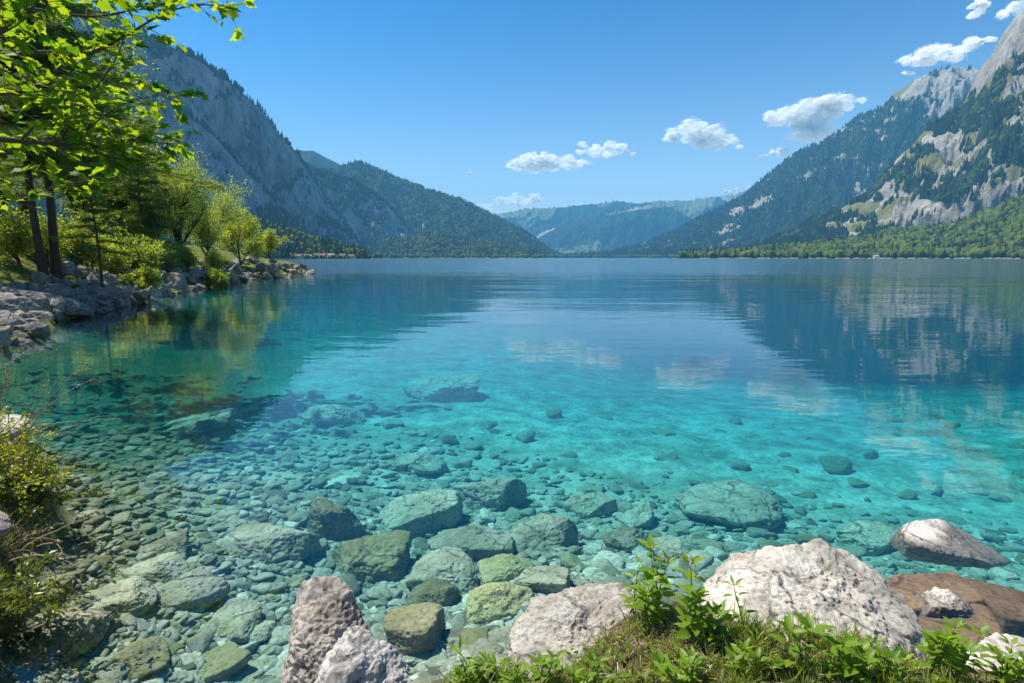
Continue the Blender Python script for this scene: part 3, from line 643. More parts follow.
hull_rock('rock', [(980, 640, 2.62), (992, 631, 2.7), (1030, 636, 2.75), (1075, 650, 2.7), (1070, 700, 2.35), (1000, 672, 2.45), (978, 655, 2.52), (2.0, 2.5, -.1, 'w'), (2.7, 2.6, -.1, 'w'), (2.4, 2.2, 0, 'w')], M_HERO,
    'flat pale rock at the bottom right corner under weed leaves', 'rock', sub=6, rough=.05, pits=.02, seed=57)
hull_rock('rock', [(-40, 420, 6.2), (-10, 414, 6.4), (22, 414, 6.4), (34, 420, 6.3), (30, 430, 6.1), (-20, 436, 5.9), (-6.4, 6.3, -.2, 'w'), (-5.5, 6.2, -.2, 'w'), (-6.4, 5.8, -.1, 'w')], M_HERO,
    'flat tan rock behind the yellow green bush at the left', 'rock', sub=6, rough=.05, pits=.02, seed=58)
hull_rock('rock', [(-14, 514, 3.3), (0, 511, 3.35), (9, 516, 3.3), (12, 526, 3.25), (6, 536, 3.2), (-14, 538, 3.1), (-8, 530, 3.4), (4, 528, 3.4)], M_BROWN,
    'dark brown rock wedged in the grassy left bank edge', 'rock', sub=6, rough=.06, pits=.03, seed=59)
slabs = [((880, 575), (955, 568), (990, 600), (900, 612), 'brown wet slab under shallow water before the pointed boulder', 61),
         ((905, 618), (985, 600), (1010, 640), (930, 655), 'brown wet slab beside the small speckled rock', 62),
         ((960, 575), (1040, 592), (1060, 622), (1000, 612), 'brown wet slab at the right edge of the photo', 63)]
for k, (a_, b_, c_, d_, lab, sd_) in enumerate(slabs):
    top = [at_z(*t, z=-.035 - .01 * k) for t in (a_, b_, c_, d_)]; ctr = sum(top) / 4
    pts = [tuple(t) + ('w',) for t in top] + [tuple(ctr + (t - ctr) * 1.15 - np.array([0, 0, .35])) + ('w',) for t in top]
    hull_rock('stone_slab', pts, M_SLAB, lab, 'slab', sub=6, rough=.025, pits=.0, seed=sd_, p=22)

# ---- stones lying on the lake bed: the ones the photo singles out
BED = [  # px, py, width px, height px, material, label, tall
 (334, 530, 62, 52, 'b', 'blocky tan boulder under water with a dark right face', .95),
 (266, 550, 72, 46, 'g', 'flat pale boulder under water beside the blocky tan one', .5),
 (420, 521, 84, 36, 'g', 'broad green grey boulder under water right of the blocky one', .55),
 (490, 500, 70, 38, 'g', 'smooth pale grey boulder under water in the middle of the bay', .7),
 (373, 573, 92, 34, 'b', 'long brown boulder under water behind the upright brown rock', .5),
 (448, 581, 70, 38, 'g', 'rounded boulder with pale top under water in the centre', .65),
 (472, 551, 86, 30, 'g', 'wide low green boulder under water behind the pale topped one', .5),
 (545, 546, 74, 30, 'g', 'low green boulder under water behind the cream boulder', .55),
 (416, 640, 66, 62, 'b', 'large brown mossy boulder under water by the bottom rocks', .75),
 (497, 605, 66, 58, 'y', 'yellow mossy boulder under water beside the cream boulder', .6),
 (418, 467, 54, 20, 'g', 'flat dark boulder under water with long shadow farther out', .5),
 (733, 512, 98, 42, 'g', 'large flat pale slab like boulder under water behind the big rock', .35),
 (184, 431, 68, 15, 'g', 'flat boulder under water in the green reflection at left', .25),
 (440, 397, 84, 12, 'g', 'farthest broad pale boulder visible on the lake bed', .35),
 (885, 542, 56, 36, 'g', 'round pale boulder under water beside the pointed boulder', .5),
 (590, 512, 52, 22, 'g', 'dark hollowed boulder under water right of the smooth pale one', .6),
 (508, 574, 56, 28, 'y', 'small yellow green boulder under water in the centre', .6),
 (436, 598, 46, 28, 'b', 'brown stone under water touching the brown mossy boulder', .6),
 (112, 606, 66, 30, 'g', 'pale angular boulder under water at the lower left', .5),
 (182, 598, 70, 34, 'g', 'wide flat boulder under water at the lower left', .5),
 (152, 577, 62, 26, 'g', 'bright flat boulder under water nearest the tree reflection', .45),
 (160, 553, 42, 20, 'g', 'small bright boulder under water nearest the tree reflection', .6),
 (232, 628, 58, 30, 'g', 'pale tilted boulder under water left of the upright brown rock', .55),
 (58, 640, 72, 34, 'g', 'pale rough boulder under water at the left bank', .5),
 (130, 660, 62, 40, 'b', 'brown tilted slab like boulder under water at the bottom left', .5),
 (205, 668, 56, 30, 'b', 'brown boulder under water at the bottom edge left of the rocks', .55),
 (255, 640, 40, 26, 'g', 'small grey boulder under water left of the upright brown rock', .6),
 (545, 590, 50, 26, 'g', 'small green boulder under water just behind the cream boulder', .6),
 (627, 548, 46, 24, 'g', 'dark green boulder under water behind the tall weeds', .6),
 (672, 560, 50, 24, 'g', 'flat green boulder under water left of the largest boulder', .5),
 (330, 420, 60, 11, 'g', 'long flat stone under water on the edge of the sky reflection', .4),
 (640, 520, 44, 17, 'g', 'pale green stone under water beyond the tall weeds', .5),
]
STONE_MATS = {'g': M_BED, 'b': M_BEDB, 'y': M_BEDY}
STONE_T = []
for k in range(9):
    N, h = planes_random(100 + k, 12, .62, 1.0)
    V, F = rock_shape(4, N, h, 14, .07, .02, 200 + k)
    STONE_T.append((V, F))
BED_XY = []
for k, (px, py, w, hpx, m, lab, tall) in enumerate(BED):
    if px < 262 and py > 540: w, tall = w * .84, min(tall, .42)
    c = bed_hit(px, py + hpx * .15); dist = np.linalg.norm(c - np.array([0, 0, CAM_H])); sx = w * dist / FPX / 2
    N, h = planes_random(300 + k, 12, .62, 1.0)
    N, h = np.concatenate([N, [[-.1, -.1, .99]]]), np.concatenate([h, [.72]])
    sy = sx * (.75 if tall > .45 else .95)
    V, F = rock_shape(6, N, h, 20, .10, .05, 400 + k, (sx, sy, sx * tall), 1.3)
    o = mesh_np('stone', V, F, STONE_MATS[m], smooth=True)
    zt = ground_z(c[:1], c[1:2])[0]
    o.location = (c[0], c[1] + sy * .3, min(zt + sx * tall * .30, -.02 - sx * tall * .95)); o.rotation_euler = (.12 * math.sin(k * 2.1), .12 * math.cos(k * 1.3), .5 * math.sin(k * 3.7))
    tag(o, lab, 'stone', 'boulders lying on the lake bed'); BED_XY.append((px, py, w, hpx))
BED_XY = np.array(BED_XY)
# ---- 250 smaller stones one by one, then the pebble carpet as one mass
def bed_hits(PX, PY):
    D = np.array([ray(a, b_) for a, b_ in zip(PX, PY)]); n = len(D); hit = np.full(n, np.nan); prev = np.full(n, 1.0)
    T = np.geomspace(1.5, 40, 110)
    for t in T:
        P = np.array([0, 0, CAM_H]) + D * t; g = ground_z(P[:, 0], P[:, 1], False)
        m = np.isnan(hit) & (P[:, 2] < g); hit[m] = (t + prev[m]) / 2 if False else t * .99
    return np.array([0, 0, CAM_H]) + D * hit[:, None], hit
rg = np.random.default_rng(44)
def bed_samples(n, ylo, yhi, bias=1.0):
    PX = rg.uniform(-160, 1240, n); PY = ylo + (yhi - ylo) * rg.random(n) ** bias
    P, t = bed_hits(PX, PY); ok = ~np.isnan(t); ok[ok] &= ground_z(P[ok, 0], P[ok, 1], False) < -.10
    ok &= ~((P[:, 0] > 2.0) & (P[:, 1] < 3.7))
    return P[ok], t[ok], PX[ok], PY[ok]
P, t, PX, PY = bed_samples(2200, 395, 690, .8)
keep = []
for i in range(len(P)):
    wpx = rg.uniform(13, 34) * np.interp(PY[i], [395, 480, 680], [.7, .9, 1.2])
    fade = np.interp(PX[i], [0, 420, 560, 1024], [1, 1, .3, .2]) * np.interp(PY[i], [400, 500], [.4, 1]) if PY[i] < 540 else 1
    if rg.random() > fade: continue
    d = np.hypot((BED_XY[:, 0] - PX[i]) / (BED_XY[:, 2] * .5 + wpx * .4), (BED_XY[:, 1] - PY[i]) / (BED_XY[:, 3] * .5 + wpx * .25))
    if d.min() < .95 or PX[i] < -30 or PX[i] > 1050: continue
    if any(abs(PX[i] - a) < (wpx + b_) * .42 and abs(PY[i] - c) < (wpx + b_) * .24 for a, c, b_, _ in keep): continue
    keep.append((PX[i], PY[i], wpx, i))
    if len(keep) >= 255: break
protos = {}
for k, (px, py, wpx, i) in enumerate(keep):
    key = (k % 9, 'ggggbgy'[k % 7])
    sx = wpx * t[i] / FPX / 2
    if key not in protos:
        o = mesh_np('stone', *STONE_T[key[0]], STONE_MATS[key[1]], smooth=True); protos[key] = o
    else:
        o = protos[key].copy(); COL.objects.link(o)
    tall = rg.uniform(.30, .55)
    o.location = (P[i, 0], P[i, 1], min(P[i, 2] + sx * tall * .35, -.015 - sx * tall)); o.scale = (sx, sx * rg.uniform(.65, .95), sx * tall); o.rotation_euler = (rg.uniform(-.15, .15), rg.uniform(-.15, .15), rg.uniform(0, 6.28))
    tag(o, 'smaller grey green stone scattered among the boulders under water', 'stone', 'smaller stones on the lake bed')
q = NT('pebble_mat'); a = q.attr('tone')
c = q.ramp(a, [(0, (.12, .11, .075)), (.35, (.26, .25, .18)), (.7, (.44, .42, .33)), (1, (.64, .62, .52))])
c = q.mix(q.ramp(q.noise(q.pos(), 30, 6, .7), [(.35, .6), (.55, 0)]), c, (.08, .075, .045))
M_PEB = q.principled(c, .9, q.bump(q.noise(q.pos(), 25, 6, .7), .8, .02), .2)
bg = Bag()
PEB = []
for k in range(5):
    N, h = planes_random(500 + k, 9, .62, 1.0); V, F = rock_shape(3, N, h, 10, .06, 0, 600 + k); V2, F2 = rock_shape(2, N, h, 10, .06, 0, 600 + k)
    PEB.append((V, F, V2, F2))
P, t, PX, PY = bed_samples(36000, 355, 700, .72)
lim = np.interp(PX, [0, 200, 300, 450, 600, 800, 1024], [400, 405, 425, 455, 500, 530, 550]); kp = rg.random(len(P)) < sstep(-45, 55, PY - lim)
P, t, PX, PY = P[kp], t[kp], PX[kp], PY[kp]
n = len(P); wpx = np.exp(rg.normal(math.log(9.5), .38, n)) * np.interp(PY, [385, 480, 690], [.65, .9, 1.25])
sx = wpx * t / FPX / 2; tall = rg.uniform(.22, .5, n); yaw = rg.random(n) * 6.28; asp = rg.uniform(.6, .95, n)
cc, ss, zz = np.cos(yaw), np.sin(yaw), np.zeros(n)
M = np.stack([np.stack([cc * sx, -ss * sx * asp, zz], -1), np.stack([ss * sx, cc * sx * asp, zz], -1), np.stack([rg.normal(0, .1, n) * sx, rg.normal(0, .1, n) * sx, sx * tall], -1)], 1)
T = P.copy(); T[:, 2] = np.minimum(ground_z(P[:, 0], P[:, 1]) + sx * tall * .3, -.01 - sx * tall)
tone = np.clip(rg.normal(.5, .22, n), 0, 1) * (1 - .55 * sstep(0, 1.8, -(P[:, 0] + .37 * P[:, 1]) - .55)); wh = rg.integers(0, 5, n)  # pebbles on the left darkened too, painted shade of the trees
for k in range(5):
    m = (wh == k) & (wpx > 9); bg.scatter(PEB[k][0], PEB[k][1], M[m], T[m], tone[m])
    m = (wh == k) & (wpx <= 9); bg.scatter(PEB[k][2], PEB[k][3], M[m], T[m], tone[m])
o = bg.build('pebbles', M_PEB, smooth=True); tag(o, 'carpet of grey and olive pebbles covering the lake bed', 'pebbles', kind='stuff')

# ---- boulders of the rubble bank along the left shore
SHORE_T = []
for k in range(8):
    N, h = planes_random(700 + k, 11, .58, 1.0); V, F = rock_shape(5, N, h, 18, .07, .03, 800 + k, (1, .8, .72)); SHORE_T.append((V, F))
protos = []
sp = np.array(shore_px); cnt = 0; tries = 0; placed = []
while cnt < 290 and tries < 6000:
    tries += 1
    px = rg.uniform(-25, 313); wl_ = np.interp(px, sp[:, 0], sp[:, 1]); band = np.interp(px, [0, 120, 200, 312], [62, 42, 28, 9])
    f_ = rg.random() ** 1.35; py = wl_ + 2 - band * f_
    wpx = np.interp(px, [0, 100, 200, 312], [20, 16, 14, 9]) * rg.uniform(.45, 1.7) * (1.15 - .5 * f_)
    if any(abs(px - a) < (wpx + b_) * .30 and abs(py - c) < (wpx + b_) * .17 for a, c, b_ in placed): continue
    h_ = bed_hit(px, py)
    dist = np.linalg.norm(h_ - np.array([0, 0, CAM_H]))
    if dist > 110: continue
    placed.append((px, py, wpx)); s_ = wpx * dist / FPX / 2
    z_ = ground_z(h_[:1], h_[1:2])[0]
    if len(protos) < 8: o = mesh_np('boulder', *SHORE_T[cnt], M_SHORE, smooth=True); protos.append(o)
    else: o = protos[cnt % 8].copy(); COL.objects.link(o)
    o.location = (h_[0], h_[1], max(z_, -.25) + s_ * .16); o.scale = (s_, s_ * rg.uniform(.75, 1.1), s_ * rg.uniform(.8, 1.25)); o.rotation_euler = (rg.uniform(-.4, .4), rg.uniform(-.4, .4), rg.uniform(0, 6.28))
    tag(o, 'grey angular boulder in the rubble bank along the left shore', 'boulder', 'boulders along the left shore'); cnt += 1
# ------------------------------------------------------------------ trees and bushes of the left shore
M_BARK = bark_mat('dark_bark', (.028, .020, .014), (.10, .075, .055))
M_TWIG = bark_mat('twig_bark', (.045, .030, .020), (.13, .095, .065), 30)
M_PINE = leaf_mat('pine_needles', (.035, .075, .012), (.10, .14, .02), (.18, .30, .01), (.52, .58, .03), .52)
M_LARCH = leaf_mat('feathery_leaves', (.11, .16, .03), (.16, .20, .04), (.40, .54, .03), (.66, .74, .06), .55)
M_DECID = leaf_mat('broad_leaves', (.045, .09, .012), (.11, .15, .02), (.18, .32, .01), (.50, .58, .02), .52)
M_YELLOW = leaf_mat('yellow_green_leaves', (.10, .15, .012), (.17, .20, .02), (.38, .50, .01), (.66, .68, .02), .54)
M_MAPLE = leaf_mat('maple_leaves', (.030, .085, .010), (.09, .15, .015), (.13, .30, .008), (.50, .60, .01), .60, .015)
LEAF2 = (np.array([(0, 0, 0), (.26, .45, .06), (0, 1, -.04), (-.26, .45, .06)]), np.array([(0, 1, 2), (0, 2, 3)]))
NEEDLE = (np.array([(-.035, 0, 0), (.035, 0, 0), (0, 1, 0)]), np.array([(0, 1, 2)]))
def unit(v): return v / (np.linalg.norm(v, axis=-1, keepdims=True) + 1e-9)
def grow(rg, base, d, length, rad, levels, spread, kids, up=.25, segs=5, wob=.18, tubes=None, tips=None, minlev=0, lev=0):
    """a branching skeleton: tubes gets (points, radii), tips gets (point, direction)"""
    P = [np.array(base, float)]; d = unit(np.array(d, float)); D = [d]
    for k in range(segs):
        d = unit(d + rg.normal(0, wob, 3) + np.array([0, 0, up * .25])); P.append(P[-1] + d * length / segs); D.append(d)
    rr_ = np.linspace(rad, rad * (.45 if lev < levels else .25), segs + 1); tubes.append((np.array(P), rr_, lev))
    if lev >= minlev: 
        for k in range(1, segs + 1): tips.append((P[k], D[k]))
    if lev < levels:
        n = kids[lev]
        for k in range(n):
            f_ = rg.uniform(.3, 1.0) if k else 1.0; i = min(int(f_ * segs), segs); 
            a = rg.normal(size=3); a = unit(a - D[i] * (a @ D[i])); nd = unit(D[i] * math.cos(spread) + a * math.sin(spread))
            grow(rg, P[i], nd, length * rg.uniform(.5, .75), rr_[i] * .62, levels, spread, kids, up, max(segs - 1, 3), wob * 1.15, tubes, tips, minlev, lev + 1)
def finish_tree(root, tubes, bark, tpl, tipP, tipD, n, size, mat, seed, spread=.25, droop=.1, light=None, crown='crown', sides=6):
    rg = np.random.default_rng(seed); b1 = Bag()
    for P, r_, lev in tubes: b1.tube(P, r_, sides if lev < 2 else 4)
    b1.build('trunk', bark, root, True)
    idx = rg.integers(0, len(tipP), n); T = tipP[idx] + rg.normal(0, spread, (n, 3))
    dirs = unit(tipD[idx] * .7 + rg.normal(0, .6, (n, 3)) - np.array([0, 0, droop])); 
    tone = np.clip(rg.normal(.45, .25, n) + (fbm(T * 1.1, 3, seed) * .6), 0, 1)
    b2 = Bag(); b2.scatter(*tpl, rot_basis(dirs, rg.random(n) * 6.28, size * rg.uniform(.6, 1.25, n)), T, tone)
    b2.build(crown, mat, root)
def spot(px, rng_):
    d = ray(px, 257.5); h = math.hypot(d[0], d[1]); x, y = d[0] / h * rng_, d[1] / h * rng_
    return np.array([x, y, ground_z(np.array([x]), np.array([y]))[0] - .08])
def deciduous(px, rng_, top, label, mat=None, n=9000, leaf=.16, seed=1, group=None, spread=.62, wide=1.0, name='broadleaf_tree', cat='tree', loc=None, h=None, kids=(6, 5, 4)):
    c = spot(px, rng_) if loc is None else np.array(loc)
    H = h or (CAM_H + (257.5 - top) / FPX * rng_ * 1.0 - c[2])
    root = empty(name, tuple(c), label, cat, group); rg = np.random.default_rng(seed); tubes, tips = [], []
    n0 = 2 if wide > 1.2 else 1
    for k in range(n0):
        grow(rg, (0, 0, -.1), (rg.normal(0, .1 * wide), rg.normal(0, .1 * wide), 1), H * .62, H * .022, 3, spread * wide, kids, .35, 6, .10, tubes, tips, 1)
    P = np.array([t[0] for t in tips]); D = np.array([t[1] for t in tips])
    s_ = H / max(P[:, 2].max(), .1); P = P * s_; tubes = [(a * s_, b_, l) for a, b_, l in tubes]
    finish_tree(root, tubes, M_BARK, LEAF2, P, D, n, leaf, mat or M_DECID, seed + 1, H * .035)
    return root
def conifer(px, rng_, top, label, seed, limb=5.0, first=.25, n_limb=46, mat=None, group=None, tuft=.34, density=1.0, H=None, trunk_r=.20, upsweep=.1, lean=0.0, name='pine_tree'):
    c = spot(px, rng_); H = H or (CAM_H + (257.5 - top) / FPX * rng_ - c[2]); rg = np.random.default_rng(seed)
    root = empty(name, tuple(c), label, 'tree', group); tubes, TP, TD = [], [], []
    zz = np.linspace(-.2, H, 12); tr_ = np.stack([lean * zz + .08 * np.sin(zz * .6 + seed), .05 * np.cos(zz * .5), zz], -1)
    tubes.append((tr_, np.interp(zz, [-.2, .4, H], [trunk_r * 1.35, trunk_r, .02]), 0))
    for k in range(n_limb):
        f_ = first + (1 - first) * ((k + rg.random()) / n_limb); z = H * f_; a = k * 2.4 + rg.normal(0, .3)
        Lm = limb * (1 - .80 * ((f_ - first) / (1 - first)) ** 1.2) * rg.uniform(.65, 1.1); ns = 7
        d0 = np.array([math.cos(a), math.sin(a), upsweep + rg.normal(0, .08)]); P = [np.array([np.interp(z, zz, tr_[:, 0]), np.interp(z, zz, tr_[:, 1]), z])]
        for q_ in range(ns): P.append(P[-1] + d0 * Lm / ns + np.array([rg.normal(0, .03), rg.normal(0, .03), rg.normal(0, .03) - .012 * q_]) * Lm / 2)
        P = np.array(P); tubes.append((P, np.linspace(.016 * Lm + .008, .008, ns + 1), 1))
        side = np.array([-math.sin(a), math.cos(a), 0])
        for q_ in range(1, ns + 1):
            for sg in (-1, 1):
                for rep in range(2):
                    if rg.random() > .9 * density: continue
                    tl = Lm * .30 * (1.15 - .55 * q_ / ns) * rg.uniform(.6, 1.2); td = unit(side * sg + d0 * rg.uniform(.3, 1.0) + np.array([0, 0, rg.normal(0, .10)]))
                    p0 = P[q_] - d0 * Lm / ns * rg.random(); tw = np.array([p0, p0 + td * tl * .5, p0 + td * tl - np.array([0, 0, tl * .06])])
                    tubes.append((tw, np.array([.012, .008, .004]), 2)); m = max(int(tl / .09), 3)
                    for w_ in range(m): TP.append(p0 + td * tl * (w_ + .6) / m - np.array([0, 0, .05 * tl * w_ / m])); TD.append(td)
        for w_ in range(3): TP.append(P[-1]); TD.append(d0)
    TP, TD = np.array(TP), np.array(TD); reps = max(int(9 * density), 4); n = len(TP) * reps
    idx = np.repeat(np.arange(len(TP)), reps); T = TP[idx] + rg.normal(0, .035, (n, 3))
    dirs = unit(TD[idx] * .55 + rg.normal(0, .55, (n, 3)) * np.array([1, 1, .7]) + np.array([0, 0, .12]))
    tone = np.clip(rg.normal(.4, .22, n) + fbm(T * .8, 3, seed) * .6, 0, 1)
    b1 = Bag()
    for P, r_, lev in tubes: b1.tube(P, r_, 9 if lev == 0 else (5 if lev == 1 else 3))
    b1.build('trunk', M_BARK, root, True)
    b2 = Bag(); b2.scatter(*NEEDLE, rot_basis(dirs, rg.random(n) * 6.28, tuft * rg.uniform(.6, 1.2, n)), T, tone); b2.build('crown', mat or M_PINE, root)
    return root
conifer(41, 31, -30, 'dark pine with bare lower trunk, left one of the twin trunks', 3, 5.2, .30, 44, trunk_r=.16, lean=-.012)
conifer(55, 31.5, -10, 'dark pine with long flat limbs, right one of the twin trunks', 5, 6.6, .26, 46, trunk_r=.18, lean=.012)
conifer(97, 29, 178, 'thin young conifer standing on the rubble below the twin pines', 7, 1.3, .30, 26, tuft=.2, trunk_r=.055, density=.8)
conifer(146, 48, 150, 'dark bushy conifer between the twin pines and the feathery tree', 9, 2.6, .08, 40, trunk_r=.10)
deciduous(178, 52, 160, 'tall feathery light green tree with thin upright stem', M_LARCH, 24000, .13, 11, wide=.72, name='feathery_tree', kids=(12, 6, 4))
deciduous(205, 56, 192, 'lower feathery tree with branches reaching over the water', M_LARCH, 13000, .14, 13, wide=1.1, name='feathery_tree', kids=(8, 5, 4))
deciduous(156, 50, 200, 'short feathery shrub tree at the foot of the tall feathery tree', M_LARCH, 11000, .14, 15, wide=1.0, name='feathery_tree', kids=(8, 5, 4))
deciduous(240, 62, 217, 'round yellow green tree with short trunk on the grassy point', M_YELLOW, 6000, .20, 21, wide=1.15)
deciduous(272, 72, 232, 'smaller yellow green tree at the outer end of the point', M_YELLOW, 4500, .20, 22, wide=1.2)
deciduous(256, 68, 238, 'low yellow bush between the two yellow green trees', M_YELLOW, 2600, .18, 23, wide=1.4, name='bush', cat='bush')
G_BACK = 'broadleaf trees behind the twin pines'
for k, (px, rg_, top, sd_) in enumerate([(2, 50, 60, 32), (26, 58, 80, 33), (80, 56, 110, 34), (106, 60, 130, 35), (132, 62, 160, 36), (118, 52, 195, 38), (158, 64, 195, 39), (14, 44, 165, 40)]):
    deciduous(px, rg_, top, 'leafy green tree in the shade behind the twin pines', M_DECID if k % 3 else M_LARCH, 9000, .24, sd_, G_BACK, wide=1.0)
for px, rg_, h_, sd_, lab in [(160, 45, 2.6, 41, 'pale feathery bush left of the tall feathery tree'), (186, 47, 2.4, 42, 'pale feathery bush right of the tall feathery tree'), (212, 52, 2.2, 43, 'pale feathery bush under the branches reaching over the water'), (142, 40, 2.2, 44, 'pale feathery bush below the dark bushy conifer')]:
    deciduous(px, rg_, 0, lab, M_LARCH, 5000, .12, sd_, None, wide=1.3, name='bush', cat='bush', h=h_, kids=(9, 5, 3))
G_SH = 'sunlit bushes under the twin pines'
for k, (px, rg_, h_, m) in enumerate([(72, 36, 2.6, 'y'), (92, 37, 3.0, 'y'), (112, 38, 2.4, 'y'), (128, 40, 2.4, 'd'), (62, 38, 2.8, 'y'), (20, 32, 2.4, 'y'), (34, 35, 2.6, 'y'), (84, 42, 3.4, 'y'), (215, 44, 1.6, 'd'), (140, 33, 1.4, 'y')]):
    deciduous(px, rg_, 0, 'sunlit yellow green bush under the twin pines' if m == 'y' else 'dull green bush on the left bank', M_YELLOW if m == 'y' else M_DECID, 2600, .16, 60 + k, G_SH if m == 'y' else 'dull green bushes on the left bank', wide=1.5, name='bush', cat='bush', h=h_, kids=(7, 5, 3))
for k, (px, py, h_, lab) in enumerate([(58, 262, 1.3, 'dark green bush hanging over the rubble below the twin trunks'), (75, 268, 1.0, 'dark low bush on the slope right of the twin trunks'), (118, 268, .9, 'dark green tuft among the grey boulders'), (40, 268, 1.0, 'dark low bush on the slope left of the twin trunks'), (222, 266, 1.2, 'dark bush on the rubble below the grassy point'), (150, 272, .8, 'pale green bush on the boulders under the feathery trees')]):
    p_ = bed_hit(px, py)
    deciduous(0, 0, 0, lab, M_PINE if 'dark' in lab else M_YELLOW, 2600, .13, 90 + k, None, wide=1.6, name='bush', cat='bush', loc=p_ - np.array([0, 0, .05]), h=h_, kids=(7, 5, 3))

# ------------------------------------------------------------------ the maple reaching in from the left
rg = np.random.default_rng(12)
MS = 3.2; mloc = np.array([-19.5, 8.6, 1.2]); mroot = empty('maple_tree', tuple(mloc), 'broadleaf maple reaching in from the left with sunlit lobed leaves', 'tree')
def rel(px, py, r_): return at_range(px, py, r_ * MS) - mloc
trunk_top = np.array([.1, .2, 6.2]); bt = Bag()
zz = np.linspace(-.9, 12, 14); TR = np.stack([.12 * np.sin(zz * .7), .1 * np.cos(zz * .5), zz], -1); bt.tube(TR, np.interp(zz, [-.9, .2, 12], [.36, .24, .12]), 12)
LIMBS = [([(-60, 60, 5.0), (0, 55, 4.9), (50, 52, 4.8), (88, 55, 4.8), (111, 44, 4.8), (135, 30, 4.8), (168, 10, 4.9), (205, 4, 5.0), (228, 6, 5.0)], 3.2, .030),
 ([(-60, 60, 4.3), (-20, 46, 4.2), (0, 32, 4.1), (20, 22, 4.1), (36, 4, 4.1), (52, -25, 4.1)], 3.4, .034),
 ([(-70, 120, 5.2), (-20, 136, 5.1), (20, 141, 5.0), (50, 143, 5.0), (88, 148, 5.0), (112, 143, 5.0), (135, 139, 5.0), (155, 142, 5.1), (176, 145, 5.1)], 2.6, .034),
 ([(50, 143, 5.0), (62, 138, 5.0), (71, 121, 4.95), (91, 94, 4.9), (111, 67, 4.9), (118, 55, 4.9), (125, 36, 4.9)], None, .017),
 ([(60, 150, 5.0), (75, 145, 5.0), (88, 128, 5.05), (111, 111, 5.1), (128, 101, 5.1), (150, 97, 5.1), (172, 92, 5.1)], None, .013),
 ([(-60, 90, 4.6), (0, 95, 4.6), (34, 90, 4.6), (57, 80, 4.6), (80, 70, 4.6)], 3.0, .020),
 ([(-60, 205, 5.6), (0, 199, 5.5), (37, 193, 5.4), (60, 186, 5.4), (85, 180, 5.4)], 2.0, .016),
 ([(-50, 5, 5.6), (30, 8, 5.4), (90, 18, 5.3), (125, 12, 5.3), (150, 2, 5.3), (180, -8, 5.3)], 3.8, .022),
 ([(88, 148, 5.0), (110, 158, 5.0), (140, 163, 5.0)], None, .010), ([(20, 141, 5.0), (40, 120, 4.8), (60, 108, 4.7), (84, 104, 4.7)], None, .012),
 ([(-50, -20, 4.6), (20, -15, 4.5), (70, -12, 4.5), (110, -22, 4.5)], 3.9, .022), ([(-60, 30, 6.4), (0, 70, 6.2), (50, 88, 6.0), (100, 85, 6.0)], 3.3, .02)]
TW = []
LP, LD = [], []
for pts, join, r0 in LIMBS:
    P = np.array([rel(*p) for p in pts]); r0 *= MS * .62; join = join and join * 2.6
    if join is not None:
        j = np.array([np.interp(join, zz, TR[:, 0]), np.interp(join, zz, TR[:, 1]), join]); P = np.concatenate([[j, j * .5 + P[0] * .5 + np.array([0, 0, .12])], P])
    t = np.linspace(0, 1, len(P)); tt = np.linspace(0, 1, len(P) * 5)
    Q = np.stack([np.interp(tt, t, P[:, k]) for k in range(3)], -1)
    for _ in range(3): Q[1:-1] = (Q[:-2] + Q[1:-1] * 2 + Q[2:]) / 4
    Q += fbm(Q * 4, 2, 3)[:, None] * .012
    bt.tube(Q, np.linspace(r0 * (1.3 if join else 1), .005, len(Q)) , 7)
    st = 12 if join else 3
    for i in range(st, len(Q), 1):
        nt = 2 if i > st + 2 else 1
        for rep in range(nt):
            if rg.random() > .64: continue
            d0 = unit(Q[min(i + 1, len(Q) - 1)] - Q[i - 1]); a = unit(rg.normal(size=3) * np.array([1, 1, .55])); td = unit(d0 * .6 + a * .8); tl = rg.uniform(.25, 1.0)
            tp = np.array([Q[i], Q[i] + td * tl * .5, Q[i] + td * tl + np.array([0, 0, rg.uniform(-.03, .02)])]); bt.tube(tp, [.009, .006, .004], 4)
            for w_ in range(rg.integers(3, 6)):
                f_ = rg.uniform(.35, 1.05); LP.append(Q[i] + (tp[2] - tp[0]) * f_); LD.append(unit(td + rg.normal(0, .8, 3) * np.array([1, 1, .5]) + np.array([0, 0, -.25])))
bt.build('trunk', M_TWIG, mroot, True)
out = [(0, 0), (.10, .06), (.34, .02), (.30, .20), (.52, .42), (.36, .48), (.30, .62), (.16, .66), (.12, .86), (0, 1.05)]
mv = [(0, .35, -.02)] + [(x, y, .10 * abs(x) - .10 * y * y) for x, y in out] + [(-x, y, .10 * abs(x) - .10 * y * y) for x, y in out[-2:0:-1]]
mv = np.array(mv); nb = len(mv) - 1; MAPLE = (mv, np.array([(0, 1 + k, 1 + (k + 1) % nb) for k in range(nb)]))
LP, LD = np.array(LP), np.array(LD); n = len(LP); bl = Bag()
# leaf blades lie roughly level: the basis normal is turned towards up
y = unit(LD); up = unit(np.tile([0, 0, 1.0], (n, 1)) + rg.normal(0, .45, (n, 3))); x = unit(np.cross(y, up)); nn = np.cross(x, y)
sz = rg.uniform(.12, .31, n)
bl.scatter(*MAPLE, np.stack([x, y, nn], -1) * sz[:, None, None], LP, np.clip(rg.normal(.5, .28, n), 0, 1))
bl.build('crown', M_MAPLE, mroot)
